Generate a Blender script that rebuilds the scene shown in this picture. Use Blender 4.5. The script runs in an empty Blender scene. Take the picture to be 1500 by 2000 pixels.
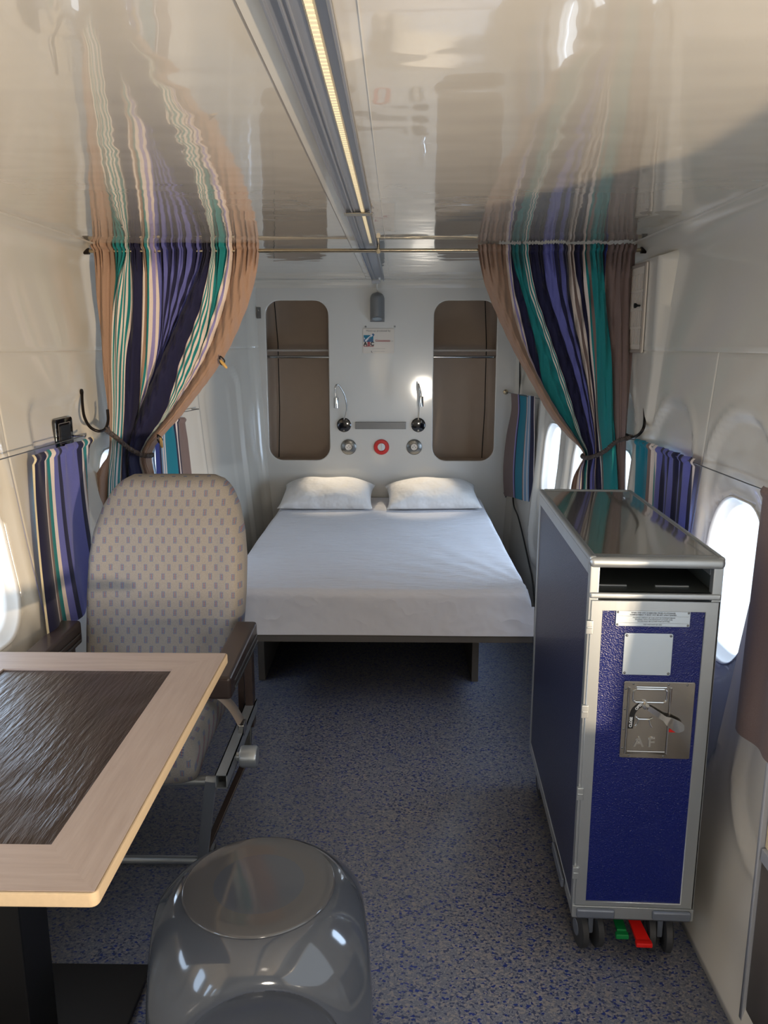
import bpy, bmesh, math, random
from mathutils import Vector, Matrix
random.seed(7)
PI = math.pi
C = bpy.context.scene.collection
# ------------------------------------------------------------------ survey
# camera of the photograph (1500x2000, focal length 1560 px), used to survey positions on real planes
F = 1560.0; H = 1.51; PITCH = math.radians(11.87); YAW = math.radians(0.92)
def ray(px, py):
    x = (px-750)/F; y = -(py-1000)/F
    d = (x, math.cos(PITCH)+y*math.sin(PITCH), -math.sin(PITCH)+y*math.cos(PITCH))
    c, s = math.cos(YAW), math.sin(YAW)
    return Vector((c*d[0]-s*d[1], s*d[0]+c*d[1], d[2]))
CAM = Vector((0, 0, H))
def at(px, py, X=None, Y=None, Z=None):
    d = ray(px, py)
    t = X/d.x if X is not None else Y/d.y if Y is not None else (Z-H)/d.z
    return CAM + d*t
# ------------------------------------------------------------------ colour + materials
def lin(c):
    f = lambda v: v/12.92 if v <= .04045 else ((v+.055)/1.055)**2.4
    return tuple(f(v/255) for v in c) + (1,)
class N:
    def __init__(s, name):
        s.m = bpy.data.materials.new(name); s.m.use_nodes = True
        s.t = s.m.node_tree; s.b = s.t.nodes['Principled BSDF']
    def n(s, typ, **k):
        o = s.t.nodes.new(typ)
        for a, v in k.items():
            if a.startswith('i_'): o.inputs[a[2:].replace('_', ' ')].default_value = v
            else: setattr(o, a, v)
        return o
    def l(s, a, b): s.t.links.new(a, b)
    def math(s, op, a, b=None, c=None):
        o = s.n('ShaderNodeMath', operation=op)
        for i, v in enumerate((a, b, c)):
            if v is None: continue
            if isinstance(v, (int, float)): o.inputs[i].default_value = v
            else: s.l(v, o.inputs[i])
        return o.outputs[0]
    def mix(s, fac, a, b):
        o = s.n('ShaderNodeMix', data_type='RGBA')
        for i, v in ((0, fac), (6, a), (7, b)):
            if isinstance(v, (int, float, tuple)): o.inputs[i].default_value = v
            else: s.l(v, o.inputs[i])
        return o.outputs[2]
    def coord(s, scale=(1, 1, 1), rot=(0, 0, 0)):
        tc = s.n('ShaderNodeTexCoord'); mp = s.n('ShaderNodeMapping')
        mp.inputs['Scale'].default_value = scale; mp.inputs['Rotation'].default_value = rot
        s.l(tc.outputs['Object'], mp.inputs['Vector']); return mp.outputs[0]
    def noise(s, vec, scale, detail=3, rough=.5):
        o = s.n('ShaderNodeTexNoise'); o.inputs['Scale'].default_value = scale
        o.inputs['Detail'].default_value = detail; o.inputs['Roughness'].default_value = rough
        if vec is not None: s.l(vec, o.inputs['Vector'])
        return o.outputs['Fac']
    def bump(s, h, dist=.001, strength=1.0):
        o = s.n('ShaderNodeBump'); o.inputs['Distance'].default_value = dist; o.inputs['Strength'].default_value = strength
        s.l(h, o.inputs['Height']); s.l(o.outputs[0], s.b.inputs['Normal']); return o
def pset(b, **k):
    for a, v in k.items(): b.inputs[a.replace('_', ' ')].default_value = v
def mat(name, col, rough=.5, metal=0, coat=0, bump=None, var=0, stretch=(1, 1, 1), spec=.5, emit=None, estr=0, trans=0):
    m = N(name); c = lin(col)
    pset(m.b, Base_Color=c, Roughness=rough, Metallic=metal, Coat_Weight=coat, Specular_IOR_Level=spec)
    m.b.inputs['Coat Roughness'].default_value = .05
    if emit: pset(m.b, Emission_Color=lin(emit), Emission_Strength=estr)
    v = m.coord(stretch)
    if var:
        f = m.noise(v, 14, 4)
        d = tuple(x*(1-var) for x in c[:3])+(1,); e = tuple(min(1, x*(1+var)) for x in c[:3])+(1,)
        m.l(m.mix(f, d, e), m.b.inputs['Base Color'])
    if bump:
        m.bump(m.noise(v, bump[0], bump[2] if len(bump) > 2 else 3), bump[1])
    return m.m
M = {}
M['gel'] = mat('white_gelcoat', (214, 210, 200), .22, coat=.6, bump=(3.5, .006, 1))
def ceiling_mat():
    m = N('glossy_ceiling_laminate')
    pset(m.b, Base_Color=lin((214, 207, 194)), Roughness=.10, Coat_Weight=1.0, Specular_IOR_Level=.5)
    m.b.inputs['Coat Roughness'].default_value = .015; m.b.inputs['Coat IOR'].default_value = 1.55
    v = m.coord((1, 1.5, 1)); a = m.noise(v, 5.0, 1.0)
    v2 = m.coord((1, 3, 1)); b = m.noise(v2, 7, 0)
    m.bump(m.math('ADD', a, m.math('MULTIPLY', b, .06)), .0018)
    for nd in m.t.nodes:
        if nd.type == 'BUMP': m.l(nd.outputs[0], m.b.inputs['Coat Normal'])
    return m.m
M['ceil'] = ceiling_mat()
M['bulk'] = mat('glossy_bulkhead_panel', (216, 213, 206), .16, coat=.7, bump=(2.5, .0008, 1))
M['white'] = mat('white_plastic', (222, 220, 214), .35)
M['alu'] = mat('brushed_aluminium', (178, 184, 188), .34, .7, bump=(60, .0002), var=.08, stretch=(1, 1, .06))
M['alu_rail'] = mat('aluminium_rail', (160, 164, 172), .34, .6, bump=(40, .0003), var=.18, stretch=(1, .05, 1))
M['alu_dark'] = mat('worn_aluminium', (120, 122, 124), .35, .9, var=.12)
M['chrome'] = mat('polished_steel', (205, 205, 203), .08, 1)
M['steel'] = mat('turned_steel', (135, 135, 132), .25, 1)
M['brass'] = mat('brushed_nickel_rod', (190, 176, 150), .18, 1)
M['black'] = mat('black_metal', (18, 18, 20), .45)
M['blackgloss'] = mat('black_gloss', (16, 16, 18), .08, coat=1)
M['iron'] = mat('dark_iron', (34, 28, 26), .35, .6)
M['grey'] = mat('grey_painted_metal', (128, 129, 130), .45, .3, bump=(180, .0002))
M['red'] = mat('red_plastic', (200, 36, 34), .35)
M['redled'] = mat('red_pedal', (215, 28, 24), .4)
M['green'] = mat('green_pedal', (10, 120, 60), .4)
M['rubber'] = mat('grey_rubber', (52, 54, 58), .6)
M['castor'] = mat('castor_grey', (116, 124, 138), .4, .4)
M['sheet'] = None
M['dim'] = mat('dark_interior', (66, 72, 72), .5)
M['brown'] = mat('brown_closet_lining', (196, 178, 160), .85, bump=(500, .0004), var=.05)
M['seam'] = mat('dark_seam_duct_shade', (34, 30, 28), .7)
M['shelf'] = mat('laminate_edge', (160, 150, 140), .4)
M['paper'] = mat('cream_plate', (226, 216, 203), .4)
M['ink'] = mat('grey_ink', (130, 124, 118), .6)
M['inkblack'] = mat('black_ink', (32, 24, 28), .6)
M['inkred'] = mat('red_ink', (170, 40, 50), .6)
M['inkteal'] = mat('teal_ink', (20, 120, 150), .5)
M['inkblue'] = mat('steel_blue_ink', (70, 105, 140), .5)
M['inkfaint'] = mat('faint_ink', (186, 178, 168), .6)
M['textwhite'] = mat('white_print', (225, 228, 230), .5)
M['texttin'] = mat('etched_print', (92, 98, 108), .5)
M['tin'] = mat('satin_plate', (196, 208, 218), .38, .55, var=.03)
M['wood_tan'] = mat('light_wood_edge', (196, 176, 146), .5, var=.1, stretch=(8, 1, 8))
M['beige'] = mat('beige_laminate', (214, 196, 160), .5, var=.03)
M['panelgrey'] = mat('grey_partition', (158, 161, 168), .5)
M['panelwarm'] = mat('brown_grey_laminate', (112, 104, 98), .5)
M['toggle'] = mat('horn_toggle', (205, 165, 95), .35, var=.1)
M['armrest'] = mat('dark_brown_plastic', (58, 46, 42), .32, coat=.2)
M['strap'] = mat('taupe_webbing', (146, 132, 120), .8, bump=(300, .0004))
M['rope'] = mat('grey_brown_rope', (74, 64, 60), .55, bump=(200, .0006))
M['ledchip'] = mat('led_chips', (238, 228, 196), .4, emit=(255, 236, 190), estr=.12)
M['ledbase'] = mat('led_tape', (176, 166, 146), .45)
M['lens'] = mat('frosted_lens', (150, 160, 166), .2)
M['platform'] = mat('grey_brown_board', (128, 120, 114), .6, var=.08, stretch=(.3, 6, 6))
M['bedpanel'] = mat('bed_side_board', (92, 88, 84), .7, var=.06)
M['cable'] = mat('black_cable', (14, 14, 14), .5)
def fabric(name, col):
    m = N(name); c = lin(col)
    v = m.coord(); w = m.noise(v, 420, 2)
    m.l(m.mix(w, tuple(x*.86 for x in c[:3])+(1,), tuple(min(1, x*1.12) for x in c[:3])+(1,)), m.b.inputs['Base Color'])
    pset(m.b, Roughness=.75, Specular_IOR_Level=.25); m.b.inputs['Sheen Weight'].default_value = .15
    m.bump(m.noise(v, 300, 2), .0004)
    return m.m
FAB = {'T': fabric('taupe_cloth', (158, 130, 112)), 'E': fabric('teal_cloth', (26, 126, 130)), 'W': fabric('white_cloth', (222, 210, 204)),
       'N': fabric('navy_cloth', (27, 28, 62)), 'P': fabric('periwinkle_cloth', (96, 100, 168)), 'L': fabric('lilac_cloth', (142, 136, 190)),
       'B': fabric('blue_cloth', (38, 52, 124)), 'S': fabric('sky_stripe_cloth', (120, 150, 176)), 'G': fabric('grey_taupe_cloth', (122, 104, 100)),
       'C': fabric('cream_cloth', (226, 214, 178)), 'D': fabric('deep_teal_cloth', (8, 118, 140))}
FK = list(FAB)
def sheet_mat():
    m = N('white_cotton_sheet'); pset(m.b, Base_Color=lin((226, 226, 232)), Roughness=.8, Specular_IOR_Level=.2)
    m.b.inputs['Sheen Weight'].default_value = .2
    a = m.noise(m.coord((1, 3.5, 1), (0, 0, .5)), 5, 3, .6)
    b = m.noise(m.coord((2, 9, 2), (0, 0, -.35)), 4, 2, .5)
    r = m.math('ABSOLUTE', m.math('SUBTRACT', b, .5))
    m.bump(m.math('ADD', m.math('MULTIPLY', a, .5), m.math('MULTIPLY', r, -.7)), .022)
    return m.m
M['sheet'] = sheet_mat()
M['pillow'] = mat('white_pillow_cotton', (232, 230, 228), .8, bump=(7, .03, 3))
def floor_mat():
    m = N('speckled_vinyl_floor'); v = m.coord()
    big = m.noise(v, 90, 3, .7); fine = m.noise(v, 260, 2, .6)
    base = m.mix(big, lin((98, 105, 124)), lin((146, 151, 166)))
    base = m.mix(m.math('MULTIPLY', m.math('GREATER_THAN', fine, .58), .5), base, lin((178, 178, 184)))
    def fleck(scale, lo, col, prev, seedoff, stretch):
        vo = m.n('ShaderNodeTexVoronoi'); vo.inputs['Scale'].default_value = scale
        mp = m.n('ShaderNodeMapping'); mp.inputs['Location'].default_value = (seedoff, seedoff*2, 0); mp.inputs['Rotation'].default_value = (0, 0, seedoff)
        mp.inputs['Scale'].default_value = stretch
        nz = m.n('ShaderNodeTexNoise'); nz.inputs['Scale'].default_value = 150
        m.l(v, nz.inputs['Vector']); ad = m.n('ShaderNodeVectorMath', operation='MULTIPLY_ADD')
        m.l(nz.outputs['Color'], ad.inputs[0]); ad.inputs[1].default_value = (.006, .006, 0); m.l(v, ad.inputs[2])
        m.l(ad.outputs[0], mp.inputs['Vector']); m.l(mp.outputs[0], vo.inputs['Vector'])
        s = m.n('ShaderNodeSeparateColor'); m.l(vo.outputs['Color'], s.inputs[0])
        return m.mix(m.math('MULTIPLY', m.math('GREATER_THAN', s.outputs[0], lo), .9), prev, lin(col))
    base = fleck(180, .82, (76, 86, 122), base, 3.1, (1, 1, 1))
    base = fleck(150, .80, (160, 156, 158), base, 1.2, (1, 1.4, 1))
    base = fleck(140, .925, (36, 62, 150), base, .6, (1, 1.6, 1))
    m.l(base, m.b.inputs['Base Color']); pset(m.b, Roughness=.38, Specular_IOR_Level=.45)
    m.bump(fine, .0002); return m.m
M['floor'] = floor_mat()
def seat_mat(plane='XZ'):
    m = N('seat_fabric_'+plane.lower()); tc = m.n('ShaderNodeTexCoord'); sp = m.n('ShaderNodeSeparateXYZ'); m.l(tc.outputs['Object'], sp.inputs[0])
    x = sp.outputs[{'X': 0, 'Y': 1, 'Z': 2}[plane[0]]]; z = sp.outputs[2] if plane[1] == 'Z' else m.math('SUBTRACT', sp.outputs[1], sp.outputs[2])
    zz = m.math('DIVIDE', z, .0285); row = m.math('FLOOR', zz); fz = m.math('SUBTRACT', zz, row)
    xx = m.math('ADD', m.math('DIVIDE', x, .0375), m.math('MULTIPLY', row, .5)); fx = m.math('FRACT', m.math('ADD', xx, 40))
    ax = m.math('ABSOLUTE', m.math('SUBTRACT', fx, .5)); az = m.math('ABSOLUTE', m.math('SUBTRACT', fz, .5))
    inb = m.math('MULTIPLY', m.math('LESS_THAN', ax, .15), m.math('LESS_THAN', az, .35))
    stripe = m.math('GREATER_THAN', m.math('FRACT', m.math('MULTIPLY', fz, 9)), .32)
    red = m.math('MULTIPLY', m.math('LESS_THAN', ax, .045), m.math('LESS_THAN', az, .26))
    v = m.coord(); w = m.noise(v, 350, 2)
    base = m.mix(w, lin((124, 122, 120)), lin((154, 150, 146)))
    motif = m.mix(red, lin((82, 98, 136)), lin((130, 80, 92)))
    m.l(m.mix(m.math('MULTIPLY', m.math('MULTIPLY', inb, stripe), .85), base, motif), m.b.inputs['Base Color'])
    pset(m.b, Roughness=.85, Specular_IOR_Level=.2); m.bump(m.math('ADD', w, m.math('MULTIPLY', m.noise(v, 9, 2), 2)), .0012)
    return m.m
M['seatf'] = seat_mat('XZ'); M['seats'] = seat_mat('XY')
def wood_mat(name, st):
    m = N(name); v = m.coord(st); a = m.noise(v, 6, 5, .6); b = m.noise(m.coord(), 3, 2)
    c = m.mix(a, lin((158, 138, 130)), lin((210, 196, 188)))
    m.l(m.mix(m.math('MULTIPLY', b, .5), c, lin((196, 176, 164))), m.b.inputs['Base Color'])
    pset(m.b, Roughness=.42); m.bump(a, .0004); return m.m
M['woodx'] = wood_mat('whitewashed_oak_across', (1, 14, 1)); M['woody'] = wood_mat('whitewashed_oak_along', (14, 1, 1))
def slate_mat():
    m = N('dark_slate'); v = m.coord((7, 1.2, 1), (0, 0, -.9)); a = m.noise(v, 5, 6, .65)
    w = m.noise(m.coord((26, 3, 1), (0, 0, -.9)), 4, 3, .6)
    h = m.math('ADD', a, m.math('MULTIPLY', w, .7))
    m.l(m.mix(a, lin((30, 24, 24)), lin((74, 60, 58))), m.b.inputs['Base Color'])
    pset(m.b, Roughness=.3, Specular_IOR_Level=.55); m.bump(h, .0032); return m.m
M['slate'] = slate_mat()
def trolley_mat(name, col, rough, strength):
    m = N(name); v = m.coord(); vo = m.n('ShaderNodeTexVoronoi'); vo.feature = 'SMOOTH_F1'; vo.inputs['Scale'].default_value = 380; m.l(v, vo.inputs['Vector'])
    pset(m.b, Base_Color=lin(col), Roughness=rough, Coat_Weight=.12); m.bump(vo.outputs['Distance'], strength); return m.m
M['tblue'] = trolley_mat('embossed_blue_laminate', (0, 20, 98), .34, .0011)
M['tside'] = trolley_mat('blue_grey_side_laminate', (36, 42, 74), .42, .0008)
M['ttop'] = mat('glossy_grey_top', (112, 112, 108), .10, coat=1, var=.04)
M['stool'] = mat('glossy_grey_plastic', (84, 89, 98), .10, coat=.8, var=.03)
M['stooltop'] = mat('satin_grey_plastic', (92, 92, 94), .14, coat=.6)
def glass_mat():
    m = N('window_glass'); t = m.t; g = m.n('ShaderNodeBsdfGlossy'); g.inputs['Roughness'].default_value = .02
    tr = m.n('ShaderNodeBsdfTransparent'); mx = m.n('ShaderNodeMixShader'); fr = m.n('ShaderNodeFresnel'); fr.inputs[0].default_value = 1.45
    nz = m.noise(m.coord(), 8, 2); tr.inputs[0].default_value = (.95, .98, 1, 1)
    mx.inputs[0].default_value = .05; m.l(tr.outputs[0], mx.inputs[1]); m.l(g.outputs[0], mx.inputs[2])
    m.l(mx.outputs[0], t.nodes['Material Output'].inputs[0]); return m.m
M['glass'] = glass_mat()
# ------------------------------------------------------------------ objects
def worldloc(p):
    v = Vector((0, 0, 0))
    while p is not None: v += p.location; p = p.parent
    return v
LOCAL = set()
def obj(name, me, m, parent=None, local=False, smooth=True, angle=40):
    """link ONE mesh object; vertices are given in world space unless local"""
    if isinstance(me, bmesh.types.BMesh):
        bm = me; me = bpy.data.meshes.new(name); bm.to_mesh(me); bm.free()
    if parent is not None and not local:
        me.transform(Matrix.Translation(-worldloc(parent)))
    for mm in (m if isinstance(m, (list, tuple)) else [m]): me.materials.append(mm)
    if smooth:
        me.shade_smooth()
        try: me.set_sharp_from_angle(angle=math.radians(angle))
        except Exception: pass
    o = bpy.data.objects.new(name, me); C.objects.link(o)
    if smooth and angle == 40 and len(me.polygons) < 6000:
        wn = o.modifiers.new('weighted_normals', 'WEIGHTED_NORMAL'); wn.keep_sharp = True; wn.weight = 80
    if parent is not None: o.parent = parent
    return o
def tag(o, label, cat, group=None):
    o['label'] = label; o['category'] = cat
    if group: o['group'] = group
    return o
def thing(name, label, cat, loc=(0, 0, 0), rotz=0, group=None):
    o = bpy.data.objects.new(name, None); C.objects.link(o); o.location = loc; o.rotation_euler = (0, 0, rotz); o.empty_display_size = .05
    return tag(o, label, cat, group)
def struct(o): o['kind'] = 'structure'; return o
def top(name, me, m, label, cat, origin=None, **k):
    o = obj(name, me, m, **k)
    if origin is not None:
        o.data.transform(Matrix.Translation(-Vector(origin))); o.location = origin
    return tag(o, label, cat)
# ------------------------------------------------------------------ mesh builders
def nb(): return bmesh.new()
def box(bm, a, b, bev=0, seg=2, mi=0, mtx=None):
    r = bmesh.ops.create_cube(bm, size=1)
    vs = r['verts']; c = [(a[i]+b[i])/2 for i in range(3)]; s = [abs(b[i]-a[i]) for i in range(3)]
    for v in vs: v.co = Vector((c[i]+v.co[i]*s[i] for i in range(3)))
    fs = set(f for v in vs for f in v.link_faces)
    if bev:
        es = set(e for v in vs for e in v.link_edges)
        r = bmesh.ops.bevel(bm, geom=list(es), offset=min(bev, min(s)*.49), segments=seg, profile=.5, affect='EDGES')
        fs = set(f for f in r['faces']) | set(f for f in fs if f.is_valid)
        vs = list(set(v for f in fs for v in f.verts))
        fs = set(f for v in vs for f in v.link_faces)
    for f in fs: f.material_index = mi
    if mtx is not None:
        for v in set(v for f in fs for v in f.verts): v.co = mtx @ v.co
    return bm
def bx(a, b, bev=0, seg=2): return box(nb(), a, b, bev, seg)
def frames(path):
    pts = [Vector(p) for p in path]; n = len(pts); T = []
    for i in range(n):
        t = pts[min(i+1, n-1)]-pts[max(i-1, 0)]
        T.append(t.normalized() if t.length > 1e-9 else Vector((0, 0, 1)))
    up = Vector((0, 0, 1)) if abs(T[0].z) < .9 else Vector((1, 0, 0))
    nrm = (up - T[0]*up.dot(T[0])).normalized(); out = []
    for i in range(n):
        nrm = (nrm - T[i]*nrm.dot(T[i]))
        nrm = nrm.normalized() if nrm.length > 1e-6 else T[i].orthogonal().normalized()
        out.append((pts[i], nrm.copy(), T[i].cross(nrm)))
    return out
def tube(bm, path, r, seg=10, mi=0, cap=True, flat=1.0):
    rings = []
    fr = frames(path)
    for i, (p, a, b) in enumerate(fr):
        rr = r[i] if isinstance(r, (list, tuple)) else r
        rings.append([bm.verts.new(p+a*rr*math.cos(2*PI*k/seg)+b*rr*flat*math.sin(2*PI*k/seg)) for k in range(seg)])
    for i in range(len(rings)-1):
        for k in range(seg):
            f = bm.faces.new((rings[i][k], rings[i][(k+1) % seg], rings[i+1][(k+1) % seg], rings[i+1][k])); f.material_index = mi
    if cap:
        bm.faces.new(rings[0][::-1]).material_index = mi; bm.faces.new(rings[-1]).material_index = mi
    return bm
def lathe(bm, prof, origin, axis='Z', seg=32, mi=0, cap=True):
    """prof: list of (radius, height) along axis"""
    O = Vector(origin); rings = []
    def P(r, h, a):
        c, s = r*math.cos(a), r*math.sin(a)
        return O + (Vector((c, s, h)) if axis == 'Z' else Vector((c, h, s)) if axis == 'Y' else Vector((h, c, s)))
    for r, h in prof:
        rings.append([bm.verts.new(P(max(r, 1e-5), h, 2*PI*k/seg)) for k in range(seg)])
    for i in range(len(rings)-1):
        for k in range(seg):
            bm.faces.new((rings[i][k], rings[i][(k+1) % seg], rings[i+1][(k+1) % seg], rings[i+1][k])).material_index = mi
    for rg in (rings[0], rings[-1]) if cap else ():
        try: bm.faces.new(rg).material_index = mi
        except ValueError: pass
    bmesh.ops.recalc_face_normals(bm, faces=bm.faces)
    return bm
def rrect(x0, x1, z0, z1, r, n=8):
    out = []
    for cx, cz, a in ((x1-r, z1-r, 0), (x0+r, z1-r, 90), (x0+r, z0+r, 180), (x1-r, z0+r, 270)):
        for k in range(n+1):
            t = math.radians(a+90*k/n); out.append((cx+r*math.cos(t), cz+r*math.sin(t)))
    return out
def plate(loops, y0, y1, axis='Y', bev=0, mtx=None):
    """flat plate with holes: loops[0] outline, others holes (2D), between y0 and y1"""
    cu = bpy.data.curves.new('tmp', 'CURVE'); cu.dimensions = '2D'; cu.fill_mode = 'BOTH'
    for lp in loops:
        sp = cu.splines.new('POLY'); sp.points.add(len(lp)-1); sp.use_cyclic_u = True
        for p, q in zip(sp.points, lp): p.co = (q[0], q[1], 0, 1)
    t = abs(y1-y0); cu.extrude = max(t/2-bev, 0); cu.bevel_depth = bev; cu.bevel_resolution = 2; cu.offset = -bev
    o = bpy.data.objects.new('tmp', cu); C.objects.link(o); dg = bpy.context.evaluated_depsgraph_get()
    me = bpy.data.meshes.new_from_object(o.evaluated_get(dg)); bpy.data.objects.remove(o); bpy.data.curves.remove(cu)
    c = (y0+y1)/2
    if axis == 'Y': R = Matrix(((1, 0, 0, 0), (0, 0, -1, c), (0, 1, 0, 0), (0, 0, 0, 1)))
    elif axis == 'X': R = Matrix(((0, 0, 1, c), (1, 0, 0, 0), (0, 1, 0, 0), (0, 0, 0, 1)))
    else: R = Matrix.Translation((0, 0, c))
    me.transform(R)
    bm = nb(); bm.from_mesh(me); bpy.data.meshes.remove(me)
    bmesh.ops.remove_doubles(bm, verts=bm.verts, dist=1e-5)
    if mtx is not None: bm.transform(mtx)
    return bm
def text(s, size, mtx, thick=.0004, align='CENTER', bold=0):
    cu = bpy.data.curves.new('tmp', 'FONT'); cu.body = s; cu.size = size; cu.align_x = align; cu.align_y = 'CENTER'; cu.extrude = thick; cu.offset = bold; cu.resolution_u = 3
    o = bpy.data.objects.new('tmp', cu); C.objects.link(o); dg = bpy.context.evaluated_depsgraph_get()
    me = bpy.data.meshes.new_from_object(o.evaluated_get(dg)); bpy.data.objects.remove(o); bpy.data.curves.remove(cu)
    me.transform(mtx); return me
def join(bm, me): bm.from_mesh(me); return bm
FACE = Matrix(((1, 0, 0, 0), (0, 0, -1, 0), (0, 1, 0, 0), (0, 0, 0, 1)))   # text plane -> faces -Y
def grid(bm, P, nu, nv, mi=None, closeu=False):
    vs = [[bm.verts.new(P(i, j)) for j in range(nv)] for i in range(nu)]
    for i in range(nu if closeu else nu-1):
        for j in range(nv-1):
            f = bm.faces.new((vs[i][j], vs[(i+1) % nu][j], vs[(i+1) % nu][j+1], vs[i][j+1]))
            if mi: f.material_index = mi(i, j)
    return vs
def sm(a, b, x):
    t = min(1, max(0, (x-a)/(b-a))); return t*t*(3-2*t)
def lerp(tab, x):
    if x <= tab[0][0]: return tab[0][1]
    for (a, p), (b, q) in zip(tab, tab[1:]):
        if x <= b: t = (x-a)/(b-a); return p+(q-p)*t
    return tab[-1][1]
# ------------------------------------------------------------------ room shell
YB, ZC, YR = 4.97, 1.885, -1.5
CR = .075
def prof(near, far, Y, z):
    t = max(0, (Y-3.2)/(YB-3.2)); return lerp(near, z)*(1-t)+lerp(far, z)*t
def wl(Y, z):     # left wall surface
    x = -prof([(0, .985), (.35, 1.05), (.9, 1.13), (1.2, 1.168), (1.5, 1.195), (1.85, 1.225)], [(0, .80), (.9, .865), (1.5, .89), (1.85, .90)], Y, z)
    r = .06
    if Y > YB-r: x += r-math.sqrt(max(0, r*r-(Y-(YB-r))**2))
    return x
def wr(Y, z):
    x = prof([(0, .75), (.35, .815), (.9, .885), (1.5, .93), (1.85, .965)], [(0, .70), (.9, .745), (1.5, .765), (1.85, .785)], Y, z)
    r = .05
    if Y > YB-r: x -= r-math.sqrt(max(0, r*r-(Y-(YB-r))**2))
    return x
def on_wall(px, py, side, off=0):
    X = wl(2.5, 1) if side < 0 else wr(2.5, 1)
    for _ in range(12):
        p = at(px, py, X=X); X = .5*X+.5*((wl if side < 0 else wr)(p.y, p.z)-side*off)
    return at(px, py, X=X)
WZ = (.66, 1.10); WHW = .168; WRAD = .125
STR = [2.12+.53*k for k in (-1, 0, 1, 2, 3, 4)]
STL = [2.12+.53*k for k in (-6, -5, -4, -3, -2, -1, 0, 1, 2, 3)]
def sdrr(y, z, hy, z0, z1, r):
    dy = abs(y)-(hy-r); dz = abs(z-(z0+z1)/2)-((z1-z0)/2-r)
    return math.hypot(max(dy, 0), max(dz, 0))+min(max(dy, dz), 0)-r
def groove(d, w=.004, dep=.003): return dep*max(0, 1-abs(d)/w)
def relief(Y, z, side):
    """outward displacement of the moulded lining"""
    o = 0
    for s in (STL if side < 0 else STR):
        if abs(Y-s) < .32:
            if side < 0 and s > 2.4:
                d2 = sdrr(Y-s, z, .19, .60, 1.0, .16); o += .008*(1-sm(-.03, .005, d2)); continue
            d = sdrr(Y-s, z, .215, .34, 1.335, .19)
            o += .014*(1-sm(-.028, .0, d)) - .007*math.exp(-(d/.012)**2)
            d2 = sdrr(Y-s, z, .19, .60, 1.16, .16)
            o += .012*(1-sm(-.03, .005, d2))
    if side < 0:
        d = sdrr(Y-4.42, z, .30, .22, 1.38, .14)
        o += .014*(1-sm(-.02, .01, d)) - .006*math.exp(-(d/.012)**2)
        d = sdrr(Y-4.40, z, .17, .62, 1.28, .05); o += .004*(1-sm(-.02, .01, d))
        d = sdrr(Y-2.78, z, .245, 1.02, 1.335, .08); o += .016*(1-sm(-.035, .0, d))
    else:
        o -= max(.020, wr(Y, z)-.905)*sm(2.865, 2.885, Y)*(1-sm(3.42, 3.45, Y))*sm(.05, .10, z)
    o += groove(z-1.487)
    if z < 1.487:
        for s in (2.365, 1.305, .245): o += groove(Y-s)
    o += .03*(1-sm(.10, .26, z)) * (0 if side < 0 else .35)
    return o
def axis_vals(a, b, step, extra):
    n = int(round((b-a)/step)); v = [a+(b-a)*i/n for i in range(n+1)]
    for e in extra: v += [e-.004, e, e+.004]
    v = sorted(set(round(x, 5) for x in v)); out = [v[0]]
    for x in v[1:]:
        if x-out[-1] > .0025: out.append(x)
    return out
def wall(side):
    f = wl if side < 0 else wr; bm = nb()
    Ys = axis_vals(YR, YB, .018, (2.365, 1.305, .245)); Zs = axis_vals(0, ZC-CR, .018, (1.487,))
    na = 7; Zl = len(Zs)
    def P(i, j):
        Y = Ys[i]
        if j < Zl: z = Zs[j]; return (f(Y, z)+side*relief(Y, z, side), Y, z)
        a = (j-Zl+1)/na*PI/2; x0 = f(Y, ZC-CR)
        return (x0-side*CR*(1-math.cos(a)), Y, ZC-CR+CR*math.sin(a))
    grid(bm, P, len(Ys), Zl+na)
    if side > 0: bmesh.ops.reverse_faces(bm, faces=bm.faces)
    # outer skin so that the lining is a solid panel
    o = obj('wall_left' if side < 0 else 'wall_right', bm, M['gel'], angle=60)
    if side > 0:      # unseen side opening behind the camera, shaped to steer the warm lamp
        pass
    cut = nb()
    for s in (STL if side < 0 else STR):
        b2 = plate([rrect(s-WHW, s+WHW, WZ[0], WZ[1], WRAD, 10)], -.15, .15, axis='X', mtx=Matrix.Translation((f(s, .9), 0, 0)))
        me = bpy.data.meshes.new('t'); b2.to_mesh(me); b2.free(); cut.from_mesh(me)
    if side > 0: box(cut, (.6, -1.25, .62), (1.3, 1.05, 1.62))  # added hatch; sill and lintel heights set where the warm light cuts off
    bmesh.ops.recalc_face_normals(cut, faces=cut.faces)
    me = bpy.data.meshes.new('cut'); cut.to_mesh(me); cut.free(); co = bpy.data.objects.new('cut', me); C.objects.link(co)
    md = o.modifiers.new('b', 'BOOLEAN'); md.object = co; md.operation = 'DIFFERENCE'; md.solver = 'EXACT'
    sld = o.modifiers.new('s', 'SOLIDIFY'); sld.thickness = .01; sld.offset = -1
    bpy.context.view_layer.update(); dg = bpy.context.evaluated_depsgraph_get()
    # solidify away from the room
    m2 = bpy.data.meshes.new_from_object(o.evaluated_get(dg)); old = o.data; o.modifiers.clear(); o.data = m2; bpy.data.objects.remove(co)
    o.data.name = o.name
    return struct(o)
WL = wall(-1); WR = wall(1)
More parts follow.
